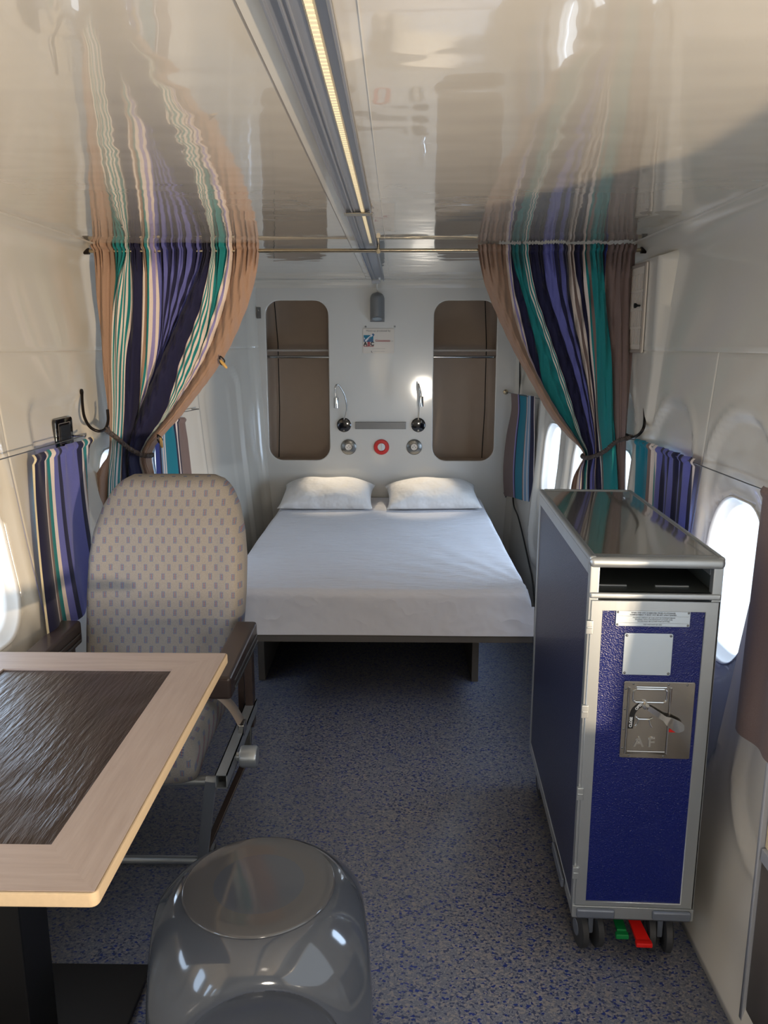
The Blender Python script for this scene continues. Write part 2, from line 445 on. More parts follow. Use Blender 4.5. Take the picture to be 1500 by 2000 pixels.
def windows(side):
    f = wl if side < 0 else wr; n = 0
    for s in (STL if side < 0 else STR):
        windows.k += 1
        x0 = f(s, .88)+side*.020
        fx = lambda Y, z, d: f(Y, z)+side*(relief(Y, z, side)*(1-d/.07)-.002+d)
        bm = nb(); A = rrect(s-WHW-.001, s+WHW+.001, WZ[0]-.001, WZ[1]+.001, WRAD, 10)
        B = rrect(s-WHW*.84, s+WHW*.84, WZ[0]+.03, WZ[1]-.03, WRAD*.82, 10)
        rings = []
        for k in range(5):
            t = k/4
            rings.append([(a[0]+(b[0]-a[0])*t**1.4, a[1]+(b[1]-a[1])*t**1.4) for a, b in zip(A, B)])
        n_ = len(A)
        def P(i, j):
            y, z = rings[j][i]; return (fx(y, z, .065*j/4), y, z)
        grid(bm, P, n_, 5, closeu=True)
        fr = obj('window_%d' % windows.k, bm, M['white'])
        struct(fr)
        sl = fr.modifiers.new('s', 'SOLIDIFY'); sl.thickness = .004; sl.offset = 0
        bm = nb(); vs = [bm.verts.new((f(y, z)+side*.058, y, z)) for y, z in B]; bm.faces.new(vs)
        obj('pane', bm, M['glass'], fr)
        # daylight standing outside this window
        L = bpy.data.lights.new('window_daylight', 'AREA'); L.shape = 'RECTANGLE'; L.size = .46; L.size_y = .36
        L.energy = WIN_E[side]; L.color = (.58, .75, 1.0)
        lo = bpy.data.objects.new('window_daylight', L); C.objects.link(lo); lo.location = (f(s, .88)+side*.16, s, .90)
        lo.rotation_euler = (0, side*math.radians(90), 0)
WIN_E = {-1: 2.8, 1: 6.0}
windows.k = 0
windows(-1); windows(1)
# floor
bm = nb()
Ys = [YR+(YB-YR)*i/40 for i in range(41)]
grid(bm, lambda i, j: ((wl(min(Ys[i], YB-.13), 0)-.02, wr(min(Ys[i], YB-.06), 0)+.02)[j], Ys[i]+(.02 if i == 40 else 0), 0), 41, 2)
FL = obj('floor', bm, M['floor']); struct(FL)
m_ = FL.modifiers.new('s', 'SOLIDIFY'); m_.thickness = .02; m_.offset = -1
# make sure the floor faces up
if FL.data.polygons[0].normal.z < 0: FL.data.flip_normals()
# ceiling
bm = nb(); ycs = [YR+(YB-CR-YR)*i/60 for i in range(61)]; nc = 8
def ceilP(i, j):
    u = j/12
    if i <= 60: Y, z = ycs[i], ZC
    else: a = (i-60)/nc*PI/2; Y, z = YB-CR+CR*math.sin(a), ZC-CR+CR*math.cos(a)
    xl = wl(min(Y, YB-.12), ZC-CR)+CR*.8; xr = wr(min(Y, YB-.06), ZC-CR)-CR*.8
    if i > 60: xl -= .07; xr += .07
    return (xl+(xr-xl)*u, Y, z)
grid(bm, ceilP, 61+nc, 13)
struct(obj('ceiling', bm, M['ceil']))
# thin seams in the ceiling lining beside the rail
for k, (x, w) in enumerate(((-.182, .0016), (-.045, .0016))):
    struct(obj('trim_%d' % (k+1), bx((x-w/2, YR+.05, ZC-.0012), (x+w/2, 4.85, ZC+.002)), M['ink'] if k == 0 else M['gel']))
struct(obj('trim_3', bx((-.181, YR+.05, ZC-.0015), (-.152, 4.86, ZC+.002), .0006), M['gel']))
# far bulkhead with two rounded closet openings
xl, xr = wl(YB-.13, 1)-.10, wr(YB-.06, 1)+.10
L1 = rrect(-.797, -.418, .797, 1.767, .085); L2 = rrect(.223, .604, .795, 1.766, .085)
bm = plate([[(xl-.05, -.01), (xr+.05, -.01), (xr+.05, ZC+.01), (xl-.05, ZC+.01)], L1, L2], YB-.006, YB+.02, bev=.006)
struct(obj('wall_back', bm, M['bulk']))
# rear wall behind the camera
struct(obj('wall_rear', bx((-1.3, YR-.03, 0), (1.15, YR-.005, ZC+.02)), M['gel']))
struct(obj('trim_4', bx((.92, -1.28, 1.62), (.97, 1.08, 1.65), .006), M['white']))  # unseen lintel edge over the added side opening
# closets in the bulkhead
def closet(x0, x1, z0, z1, label, seamx):
    t = thing('closet', label, 'closet', ((x0+x1)/2, YB+.02, z0))
    e = .03; y0, y1 = YB+.021, YB+.36
    bm = nb(); n = 14
    # soft lined shell: rounded trough section
    def P(i, j):
        a = i/(n-1); w = (x1-x0)/2+e; cx = (x0+x1)/2
        th = PI*a; X = cx-w*math.copysign(abs(math.cos(th))**.35, math.cos(th)); Y = y0+(y1-y0)*abs(math.sin(th))**.35
        return (X, Y, (z0-e, z1+e)[j])
    grid(bm, P, n, 2)
    box(bm, (x0-e, y0, z0-e-.01), (x1+e, y1, z0-e)); box(bm, (x0-e, y0, z1+e), (x1+e, y1, z1+e+.01))
    obj('lining', bm, M['brown'], t)
    obj('lining_seam', tube(nb(), [(seamx, y1-.05, z0-e+.005), (seamx+.012, y1-.045, z0+.3), (seamx+.012, y1-.045, z1-.25), (seamx-.004, y1-.05, z1+e-.01)], .003, 8), M['seam'], t)
    obj('shelf', bx((x0-e+.004, y0+.012, 1.466), (x1+e-.004, y1-.06, 1.478), .002), M['shelf'], t)
    obj('hanging_rail', tube(nb(), [(x0-e+.002, y0+.06, 1.432), (x1+e-.002, y0+.06, 1.432)], .009, 12), M['chrome'], t)
closet(-.797, -.418, .797, 1.767, 'brown lined closet opening with shelf on the left of the bulkhead sign', -.785)
closet(.223, .604, .795, 1.766, 'brown lined closet opening with shelf on the right, next to the right curtain', .565)
# ------------------------------------------------------------------ ceiling rail with LED tape
t = thing('ceiling_light_rail', 'long aluminium channel with LED tape running along the glossy ceiling', 'light rail', (-.112, 1.7, ZC))
rail = nb()
def chan(bm, y0, y1, x0=-.150, x1=-.074, zb=ZC-.002, dep=.010):
    for i, (a, b, za, zb_) in enumerate(((x0, x1, ZC-.004, ZC-.001), (x0, x0+.004, ZC-.013, ZC-.001), (x1-.004, x1, ZC-.013, ZC-.001),
                       (x0+.018, x0+.022, ZC-.010, ZC-.003), (x0+.026, x0+.029, ZC-.008, ZC-.003))):
        box(bm, (a, y0, za), (b, y1, zb_), .0008, 1)
chan(rail, YR+.1, 2.40); chan(rail, 2.415, 4.86, -.150, -.078)
obj('channel', rail, M['alu_rail'], t)
obj('joint_plate', bx((-.152, 2.385, ZC-.0135), (-.072, 2.43, ZC-.0105), .001), M['brass'], t)
obj('led_tape', bx((-.106, YR+.12, ZC-.0065), (-.092, 3.2, ZC-.0042)), M['ledbase'], t)
y = .95; k = 0; chip = None; bm = nb()
while y < 3.1:
    if k < 100:
        if chip is None: chip = obj('led_chip', bx((-.1035, 0, ZC-.0085), (-.0945, .0092, ZC-.0064)), M['ledchip'], t, smooth=False); c_ = chip
        else: c_ = chip.copy(); C.objects.link(c_)
        c_.location = (0, y, 0)
    else: box(bm, (-.1035, y, ZC-.0085), (-.0945, y+.0092, ZC-.0064))
    y += .0145; k += 1
ch = obj('led_chips', bm, M['ledchip'], t, smooth=False); ch['kind'] = 'stuff'
obj('end_bracket', bx((-.148, 4.80, ZC-.03), (-.10, 4.812, ZC-.0135), .001), M['alu_rail'], t)
# ------------------------------------------------------------------ curtain rod
YC = 3.20
rodz = 1.861
xl_, xr_ = wl(YC, ZC-CR)+.012, wr(YC, ZC-CR)-.012
t = thing('curtain_rod', 'brushed metal curtain rod spanning the cabin under the ceiling', 'curtain rod', ((xl_+xr_)/2, YC, rodz))
obj('rod', tube(nb(), [(xl_+.02, YC, rodz), (xr_-.02, YC, rodz)], .0075, 14), M['brass'], t)
obj('ceiling_bracket', tube(tube(nb(), [(-.073, YC, ZC-.001), (-.073, YC, rodz-.008)], .006, 10), [(-.073, YC-.012, rodz-.004), (-.073, YC+.012, rodz-.004)], .0085, 10), M['brass'], t)
for sx in (xl_+.012, xr_-.012):
    obj('end_cap', lathe(nb(), [(.004, -.012), (.013, -.010), (.013, .010), (.004, .012)], (sx, YC, rodz), 'X', 16), M['iron'], t)
# ------------------------------------------------------------------ curtains
def catmull(ys, vs, y):
    n = len(ys)
    if y <= ys[0]: return vs[0]
    if y >= ys[-1]: return vs[-1]
    for i in range(n-1):
        if y <= ys[i+1]: break
    t = (y-ys[i])/(ys[i+1]-ys[i])
    m = lambda k: 0 if k <= 0 or k >= n-1 else (vs[k+1]-vs[k-1])/(ys[k+1]-ys[k-1])
    if i == 0: m0 = (vs[1]-vs[0])/(ys[1]-ys[0])
    else: m0 = m(i)
    m1 = m(i+1) if i+1 < n-1 else (vs[-1]-vs[-2])/(ys[-1]-ys[-2])
    h = ys[i+1]-ys[i]
    return (2*t**3-3*t**2+1)*vs[i]+(t**3-2*t**2+t)*h*m0+(-2*t**3+3*t**2)*vs[i+1]+(t**3-t**2)*h*m1
def curtain_mesh(ys, bounds, pats, plane, nrow=90, bulge=.3, bmax=.03, gather=.013, gp=1.0, layer=None, tiey=None, front=Vector((0, -1, 0))):
    """bounds[k][row]: position of the k-th stripe-group border at each row; pats[k]: stripe string of group k; plane(px,py)->point"""
    cols = []
    for k, pat in enumerate(pats):
        wmax = max(abs(bounds[k+1][r]-bounds[k][r]) for r in range(len(ys)))
        tot = len(pat); per = max(2, int(math.ceil(wmax/tot/3.0)))
        for si, ch in enumerate(pat):
            for q in range(per): cols.append((k, (si+q/per)/tot, ch))
    cols.append((len(pats)-1, 1.0, pats[-1][-1]))
    bm = nb(); nc = len(cols)
    rows = [ys[0]+(ys[-1]-ys[0])*(i/(nrow-1)) for i in range(nrow)]
    # finer rows in the gathered heading
    rows = [ys[0]+q for q in (0, 2, 4, 6, 8.5, 11, 13, 15, 18, 21)] + [r for r in rows if r > ys[0]+24]
    B = [[catmull(ys, b, r) for r in rows] for b in bounds]
    rnd = [random.uniform(-1, 1) for _ in range(nc)]
    gsc = abs(bounds[-1][0]-bounds[0][0])
    def P(i, j):
        k, t, ch = cols[i]; r = rows[j]; a, b = B[k][j], B[k+1][j]; w = b-a
        if w < 0: w = 0; b = a
        x = a+w*t; p = plane(x, r)
        wm = abs((plane(b, r)-plane(a, r)).length)
        d = min(bmax, wm*bulge)*math.sin(PI*t)
        if layer: d += catmull(ys, layer[k], r)*(.35+.65*math.sin(PI*t)) if isinstance(layer[k], (list, tuple)) else layer[k]
        head = 1-sm(12, 80, r-ys[0])
        xs0 = B[k][0]+(B[k+1][0]-B[k][0])*t
        d += (gather*math.sin(xs0*gp+2*math.sin(xs0*.31))+.3*gather*rnd[i])*(head*.85+.15)
        low = sm(ys[0]+20, ys[0]+200, r)
        d += .006*math.sin(x*.42+r*.006)*(1-head)
        d += .022*sm(-3, 2, r-ys[0])*(1-sm(9, 17, r-ys[0]))   # sleeve round the rod
        if j == 0: p = p+Vector((0, 0, .003*math.sin(xs0*gp*1.3)))
        return p+front*d
    grid(bm, P, nc, len(rows), mi=lambda i, j: FK.index(cols[i][2]))
    return bm
def rope(bm, path, r, turns, mi=0):
    fr = frames(path); n = len(fr)
    for s in range(2):
        pp = [p+(a*math.cos(turns*2*PI*i/n+s*PI)+b*math.sin(turns*2*PI*i/n+s*PI))*r*.5 for i, (p, a, b) in enumerate(fr)]
        tube(bm, pp, r*.62, 8, mi)
    return bm
def dens(path, n=60):
    pts = [Vector(p) for p in path]; out = []
    ts = list(range(len(pts)))
    for i in range(n+1):
        u = i/n*(len(pts)-1); out.append(Vector([catmull(ts, [p[c] for p in pts], u) for c in range(3)]))
    return out
# ---- big left curtain
cx = lambda v: 150+v/3.947
cy = lambda v: 450+v/3.947
ysL = [cy(v) for v in (95, 200, 330, 600, 1000, 1400, 1700, 1930)]+[1080, 1240]
def BL(*v): return [cx(q) for q in v]
boundsL = [
 BL(118, 135, 142, 165, 200, 236, 250, 130, 120, 150),
 BL(290, 300, 300, 282, 270, 275, 266, 240, 235, 240),
 BL(385, 378, 330, 284, 271, 276, 267, 244, 238, 244),
 BL(422, 415, 425, 430, 385, 370, 352, 345, 340, 345),
 BL(500, 505, 508, 505, 490, 470, 392, 395, 392, 395),
 BL(620, 622, 630, 640, 612, 485, 398, 398, 396, 398),
 BL(965, 960, 930, 825, 655, 490, 402, 402, 402, 402),
 BL(1060, 1050, 1020, 960, 812, 690, 505, 525, 530, 520),
 BL(1075, 1070, 1062, 1035, 932, 722, 508, 528, 533, 523),
 BL(1172, 1168, 1140, 1072, 936, 724, 510, 530, 536, 526),
 BL(1205, 1200, 1190, 1132, 982, 728, 512, 532, 540, 530),
 BL(1412, 1402, 1385, 1312, 1127, 832, 590, 605, 620, 600)]
patsL = ['T', 'E', 'WEWEWEWEWEW', 'N', 'WTEWLW', 'PNPNPNPNPNP', 'N', 'WEWEWEW', 'E', 'WLW', 'T']
layL = [0, 0, .004, .006, 0, 0, [.0, .01, .02, .03, .045, .05, .03, .02, .02, .02], .02, .005, .015, [.0, .005, .01, .01, .02, .03, .03, .0, 0, 0]]
plL = lambda px, py: at(px, py, Y=YC-.20*sm(600, 850, py)*(1-sm(190, 290, px))-.20*sm(600, 880, py)*sm(1130, 1240, px))
t = thing('striped_curtain', 'long striped curtain tied back at the left, hanging behind the airline seat', 'curtain', at(340, 480, Y=YC), group=None)
obj('cloth', curtain_mesh(ysL, boundsL, patsL, plL, layer=layL), [FAB[k] for k in FK], t, angle=80)
for (px, py, ax, ay) in ((437, 705, 10, 12), (316, 858, 2, 14)):
    p = at(px-8, py-4, Y=YC-.04)
    lp = dens([p, p+Vector((.006, -.012, .010)), p+Vector((.022, -.014, -.008)), p+Vector((.010, -.012, -.022)), p+Vector((0, -.004, -.008))], 16)
    g = obj('toggle_loop', tube(nb(), lp, .0028, 8), M['cable'], t)
    q = p+Vector((.018, -.016, -.020)); v = Vector((ax, 0, -ay)).normalized()*.021
    obj('toggle', tube(nb(), [q-v, q-v*.8, q-v*.3, q+v*.3, q+v*.8, q+v], [.002, .005, .0065, .0065, .005, .002], 10), M['toggle'], t)
# ---- big right curtain
dx = lambda v: 900+v/2.5
dy = lambda v: 450+v/2.5
ysR = [dy(v) for v in (72, 110, 200, 300, 450, 600, 750, 900, 1000, 1090, 1180, 1270)]+[1100, 1250]
def BR(*v): return [dx(q) for q in v]
boundsR = [
 BR(78, 84, 100, 128, 190, 262, 345, 430, 515, 596, 560, 535, 500, 500),
 BR(215, 218, 226, 238, 268, 322, 395, 480, 550, 598, 572, 560, 530, 520),
 BR(238, 242, 250, 264, 300, 334, 398, 484, 553, 602, 592, 588, 560, 550),
 BR(242, 248, 268, 300, 340, 376, 402, 488, 556, 606, 600, 596, 570, 560),
 BR(288, 292, 306, 326, 378, 430, 480, 532, 568, 612, 606, 602, 600, 600),
 BR(325, 328, 344, 364, 412, 462, 512, 556, 585, 618, 612, 610, 620, 620),
 BR(392, 396, 408, 424, 472, 522, 568, 604, 628, 642, 630, 628, 640, 640),
 BR(515, 520, 528, 532, 556, 588, 616, 640, 650, 655, 650, 650, 660, 660),
 BR(545, 548, 560, 580, 604, 624, 640, 652, 660, 664, 660, 662, 672, 672),
 BR(584, 586, 594, 602, 618, 632, 646, 658, 668, 674, 680, 684, 690, 690),
 BR(614, 618, 630, 640, 650, 656, 660, 666, 676, 684, 690, 692, 700, 700),
 BR(686, 688, 694, 702, 718, 732, 740, 746, 752, 756, 760, 764, 770, 770),
 BR(714, 714, 706, 706, 720, 734, 742, 748, 754, 758, 762, 766, 774, 774),
 BR(855, 852, 848, 845, 840, 835, 826, 815, 808, 805, 804, 804, 810, 820)]
patsR = ['T', 'WLW', 'N', 'E', 'EWEWEW', 'N', 'PPNPN', 'WGW', 'N', 'WEG', 'E', 'NBW', 'G']
layR = [[0, .005, .01, .02, .03, .035, .04, .045, .045, .04, 0, 0, 0, 0], .01, .005, .0, .012, 0, .012, .004, 0, .008, .016, .0, .004]
t = thing('striped_curtain', 'long striped curtain tied back at the right, hanging beyond the blue trolley', 'curtain', at(1090, 480, Y=YC))
obj('cloth', curtain_mesh(ysR, boundsR, patsR, plL, layer=layR), [FAB[k] for k in FK], t, angle=80)
# ---- tie-back ropes and their hooks
def hook(pts, side, label):
    t = thing('curtain_hook', label, 'hook', pts[0])
    obj('hook_rod', tube(nb(), dens(pts, 40), .0055, 10), M['iron'], t)
    w = (wl if side < 0 else wr)(pts[0].y, pts[0].z)
    obj('wall_plate', lathe(nb(), [(.002, 0), (.012, .001), (.012, .006), (.002, .007)], (w-side*.001 if side > 0 else w+.0, pts[0].y, pts[0].z), 'X', 16) if side < 0 else
        lathe(nb(), [(.002, -.007), (.012, -.006), (.012, -.001), (.002, 0)], (w, pts[0].y, pts[0].z), 'X', 16), M['iron'], t)
hp = [on_wall(160, 766, -1, .004), on_wall(161, 790, -1, .010), on_wall(165, 815, -1, .022), on_wall(176, 834, -1, .045), on_wall(192, 842, -1, .07), on_wall(205, 838, -1, .085), on_wall(211, 822, -1, .09), on_wall(210, 800, -1, .09)]
hook(hp, -1, 'curved black iron curtain hook on the left wall above the black switch')
hl = hp[5]
hp = [at(1259, 797, X=.899), at(1259, 822, X=.890), at(1256, 838, X=.875), at(1246, 850, X=.865), at(1234, 854, X=.860), at(1224, 849, X=.855)]
hook(hp, 1, 'curved black iron curtain hook on the right wall beside the right curtain')
hr = hp[4]
def L_(px, py, Y): return at(px, py, Y=Y)
r1 = dens([hl, L_(225, 853, 3.02), L_(250, 874, 3.07), L_(275, 888, 3.10), L_(290, 890, 3.12), L_(296, 888, 3.20), L_(285, 880, 3.30), L_(250, 862, 3.30), L_(225, 850, 3.24), L_(212, 842, 3.14), hl+Vector((.005, .01, 0))], 160)
top('tieback_rope', rope(nb(), r1, .0095, 34), M['rope'], 'twisted grey brown rope tying back the left striped curtain', 'tieback', r1[0])
r2 = dens([hr, L_(1205, 862, 2.97), L_(1180, 882, 3.03), L_(1155, 893, 3.08), L_(1142, 894, 3.12), L_(1138, 890, 3.20), L_(1150, 884, 3.30), L_(1190, 866, 3.26), L_(1215, 852, 3.14), hr+Vector((0, .012, 0))], 160)
top('tieback_rope', rope(nb(), r2, .0085, 34), M['rope'], 'twisted grey brown rope tying back the right striped curtain', 'tieback', r2[0])
# ---- small window curtains
def small(ys, bounds, pats, side, off, label, wire=None, **k):
    f = lambda px, py: on_wall(px, py, side, off)
    o = curtain_mesh(ys, bounds, pats, f, nrow=50, front=Vector((-side, 0, 0)), **k)
    return top('window_curtain', o, [FAB[q] for q in FK], label, 'curtain', f(bounds[0][0], ys[0]), angle=80)
# left near: slanted rows, the sheet hangs from a level wire, so unproject with a tilt in rows
def leftplane(px, v):       # v 0..100 down the cloth, px measured at that height
    pass
def smallq(TL, TR, BLc, BRc, pats, ws, side, off, label, bulge=.006, gather=.004, folds=5, slant=0, nr=40, mid=None):
    """four corners in the photo; cloth hangs between them beside the wall"""
    q = [on_wall(p[0], p[1], side, off) for p in (TL, TR, BLc, BRc)]
    if mid: q += [on_wall(p[0], p[1], side, off) for p in mid]
    stripes = [(ch, w) for ch, w in zip(pats, ws)]; tot = sum(ws); cols = []; a = 0
    for ch, w in stripes:
        n = max(2, int(round(w/tot*90)))
        for i in range(n): cols.append(((a+w*i/n)/tot, ch))
        a += w
    cols.append((1, pats[-1]))
    rows = [0, .012, .024, .036, .05, .065]+[.09+(.91)*i/(nr-1) for i in range(nr)]
    bm = nb()
    def P(i, j):
        u, v = cols[i][0], rows[j]
        if mid:
            a = q[0]*(1-v)*(1-2*v)+q[4]*4*v*(1-v)+q[2]*v*(2*v-1); b = q[1]*(1-v)*(1-2*v)+q[5]*4*v*(1-v)+q[3]*v*(2*v-1)
        else: a = q[0].lerp(q[2], v); b = q[1].lerp(q[3], v)
        u2 = u*(1+slant*v); back = 0
        if u2 > 1: back = u2-1; u2 = 1-back*.25
        p = a.lerp(b, u2)
        d = -.012*sm(0, .1, back)+bulge*math.sin(u*folds*2*PI)*(.4+.6*v)+gather*math.sin(u*folds*7.3*2)*(1-sm(.05, .25, v))
        if j < 5: d += .008*math.sin(PI*j/4)
        return p+Vector((-side*d, 0, 0))
    grid(bm, P, len(cols), len(rows), mi=lambda i, j: FK.index(cols[i][1]))
    return top('window_curtain', bm, [FAB[k] for k in FK], label, 'curtain', q[0], angle=80)
smallq((62, 889), (181, 853), (96, 1268), (186, 1172), 'CNWGEWPNPNWTEWNC', (3, 26, 5, 8, 8, 6, 10, 8, 52, 9, 7, 7, 9, 6, 14, 3), -1, .035,
       'small striped window curtain on the left wall beside the airline seat', mid=[(75, 1080), (172, 1010)], bulge=.010, folds=3, slant=.55)
smallq((1244, 856), (1357, 896), (1232, 1110), (1330, 1200), 'WDDGWEWLPNPNPNPNPNW', (2, 18, 18, 5, 6, 4, 5, 4, 9, 7, 8, 7, 8, 8, 8, 8, 8, 8, 3), 1, .03,
       'small teal and blue striped window curtain on the right wall behind the trolley', bulge=.010, folds=5)
smallq((1492, 948), (1640, 1010), (1436, 1422), (1545, 1530), 'GG', (10, 10), 1, .03,
       'plain taupe window curtain at the right edge beside the grey partition', mid=[(1464, 1180), (1590, 1260)], bulge=.006, folds=2)
smallq((300, 815), (362, 815), (310, 1010), (384, 1010), 'BNSWSWDDNWNG', (8, 4, 4, 3, 4, 3, 12, 12, 4, 3, 4, 24), -1, .03,
       'small teal and taupe striped curtain behind the tied left curtain', bulge=.006, folds=2)
# right far: hangs across the corner by the bulkhead
A_, B_ = Vector((.665, 4.925, 0)), Vector((.762, 4.50, 0)); dAB = (B_-A_); nAB = Vector((dAB.y, -dAB.x, 0)).normalized()
def corner(px, py, off=0):
    d = ray(px, py); P0 = A_+(-nAB)*off
    t_ = (Vector((P0.x, P0.y, 0))-Vector((0, 0, 0))).dot(nAB)/Vector((d.x, d.y, 0)).dot(nAB)
    return CAM+d*t_
rowsC = [(768, 998, 1045), (800, 999, 1044), (850, 990, 1044), (910, 984, 1042), (960, 985, 1041), (982, 988, 1041)]
bm = nb(); stc = []; a = 0
for ch, w in (('G', 26), ('L', 3), ('N', 3), ('D', 24), ('G', 3), ('W', 2), ('S', 8), ('W', 2), ('S', 4), ('N', 11), ('W', 2)):
    for i in range(4): stc.append(((a+w*i/4)/88, ch))
    a += w
stc.append((1, 'W'))
def P(i, j):
    u = stc[i][0]; v = j/39; r = 768+(968-768)*v
    lx = catmull([q[0] for q in rowsC], [q[1] for q in rowsC], r); rx = catmull([q[0] for q in rowsC], [q[2] for q in rowsC], r)
    rr = r+u*(6+8*v)
    return corner(lx+(rx-lx)*u, rr)+Vector((-.5, -.5, 0))*(.008*math.sin(u*9+v*2))
grid(bm, P, len(stc), 40, mi=lambda i, j: FK.index(stc[i][1]))
top('window_curtain', bm, [FAB[k] for k in FK], 'small taupe and teal curtain hanging in the corner right of the bed', 'curtain', corner(998, 768), angle=80)
# wires carrying them
def wire(label, p, q, side, eye=True):
    t = thing('curtain_wire', label, 'wire', p)
    obj('cable', tube(nb(), [p, q], .0018, 6), M['alu_dark'], t)
    for e in (p, q):
        w = (wl if side < 0 else wr)(e.y, e.z)+side*relief(e.y, e.z, side)
        obj('eye_screw', tube(nb(), [(w, e.y, e.z), e+Vector((side*.004, 0, 0)), e+Vector((-side*.006, 0, 0))], .004, 8), M['chrome'], t)
def wpt(Y, z, side, off): return Vector(((wl if side < 0 else wr)(Y, z)-side*off, Y, z))
wire('thin steel curtain wire along the left wall beside the table', wpt(1.70, 1.19, -1, .036), wpt(2.86, 1.186, -1, .036), -1)
wire('thin steel curtain wire along the right wall above the bright window', wpt(1.60, 1.172, 1, .032), wpt(3.02, 1.165, 1, .032), 1)
wire('short steel curtain wire on the left wall behind the tied curtain', wpt(3.45, 1.19, -1, .032), wpt(4.02, 1.19, -1, .032), -1)
c0 = corner(994, 767); c1 = corner(1048, 778)
t = thing('curtain_wire', 'short curtain wire with round end knob in the corner right of the bed', 'wire', c0)
obj('cable', tube(nb(), [Vector((c0.x-.01, YB-.008, c0.z)), c0, c1, Vector((wr(c1.y, c1.z)+.001, c1.y-.03, c1.z))], .002, 6), M['alu_dark'], t)
obj('end_knob', lathe(nb(), [(.004, -.022), (.014, -.020), (.016, -.012), (.010, -.004), (.010, 0)], (c0.x-.01, YB-.007, c0.z), 'Y', 18), M['brass'], t)
# ------------------------------------------------------------------ bed
bt = thing('platform_bed', 'low grey-brown platform bed base under the white mattress', 'bed', (-.09, 3.98, 0))
obj('deck', bx((-.705, 3.035, .335), (.545, 4.95, .368), .005), M['platform'], bt)
obj('edge_strip', bx((-.707, 3.030, .340), (.547, 3.0345, .364), .002), M['bedpanel'], bt)
for x in (-.63, .345):
    obj('side_panel', bx((x, 3.42, 0), (x+.03, 4.9, .335), .002), M['bedpanel'], bt)
obj('back_panel', bx((-.60, 4.55, 0), (.345, 4.58, .335), .002), M['bedpanel'], bt)  # cross panel added to darken the space under the bed
bm = nb()
nx, ny = 110, 120; x0, x1, y0, y1, z0, z1 = -.72, .548, 3.028, 4.945, .369, .556
def matt(i, j):
    # closed loft: j runs over profile across Y (front-bottom, front, top, back), i across X
    u = i/(nx-1); x = x0+(x1-x0)*u
    v = j/(ny-1)
    if v < .12: t_ = v/.12; y, z = y0+.004*math.sin(PI*t_), z0+(z1-.03-z0)*t_
    elif v < .18: a = (v-.12)/.06*PI/2; y, z = y0+.03*(1-math.cos(a)), z1-.03+.03*math.sin(a)
    elif v < .94: t_ = (v-.18)/.76; y, z = y0+.03+(y1-y0-.04)*t_, z1+.012*sm(.75, 1, t_)
    else: t_ = (v-.94)/.06; y, z = y1-.01+.01*t_, z1+.012-(z1-z0)*t_
    e = min(u, 1-u)*(x1-x0)
    if e < .035: z = z0+(z-z0)*math.sqrt(max(0, 1-((.035-e)/.035)**2)) if v > .10 else z
    w = .004*math.sin(x*9+y*5)+.003*math.sin(y*14-x*6)
    if .18 < v < .94: z += w*.5
    if v < .16: y -= .006*math.sin(v*20+x*3)*math.sin(x*2.4+1)
    # taut drag lines towards the front right corner
    d = math.hypot(x-x1, y-y0)
    if .18 < v < .94: z += .005*math.sin(math.atan2(y-y0+.05, x1-x+.05)*30)*math.exp(-d*1.7)*sm(0, .1, d)
    return (x, y, z)
grid(bm, matt, nx, ny)
box(bm, (x0+.02, y0+.02, z0+.001), (x1-.02, y1-.02, z0+.1))
MT = top('mattress', bm, M['sheet'], 'mattress under a taut white fitted sheet on the platform bed', 'mattress', (-.09, 3.98, .368), angle=70)
def pillow(c, w, d, h, rz, lab, tilt, seed):
    rnd = random.Random(seed); bm = nb(); n = 40; ph = [rnd.uniform(0, 6) for _ in range(6)]
    for s in (1, -1):
        def P(i, j):
            u, v = i/(n-1)*2-1, j/(n-1)*2-1
            # pinched corners
            r = 1-.07*(1-abs(v)**2)*abs(u)**6-.0; r2 = 1-.09*(1-abs(u)**2)*abs(v)**6
            e = max(0, (1-abs(u)**3.2))*max(0, (1-abs(v)**3.2)); hz = h*e**.55
            if s < 0: hz *= -.30
            else: hz *= 1+.10*math.sin(3*u+ph[0])*math.cos(2.4*v+ph[1])+.05*math.sin(7*u+4*v+ph[2])
            return (u*w/2*r, v*d/2*r2, hz)
        grid(bm, P, n, n)
    bmesh.ops.remove_doubles(bm, verts=bm.verts, dist=1e-4); bmesh.ops.recalc_face_normals(bm, faces=bm.faces)
    bm.transform(Matrix.Translation(c) @ Matrix.Rotation(rz, 4, 'Z') @ Matrix.Rotation(tilt, 4, 'X'))
    top('pillow', bm, M['pillow'], lab, 'pillow', c, angle=80)
pillow(Vector((-.415, 4.725, .612)), .56, .36, .092, math.radians(-1), 'smooth white pillow on the left side of the bed', math.radians(13), 3)
pillow(Vector((.215, 4.725, .612)), .56, .36, .088, math.radians(3), 'wrinkled white pillow on the right side of the bed', math.radians(12), 8)
# ------------------------------------------------------------------ bulkhead fittings
YW = YB-.0065
W = lambda px, py, d=0: at(px, py, Y=YW-d)
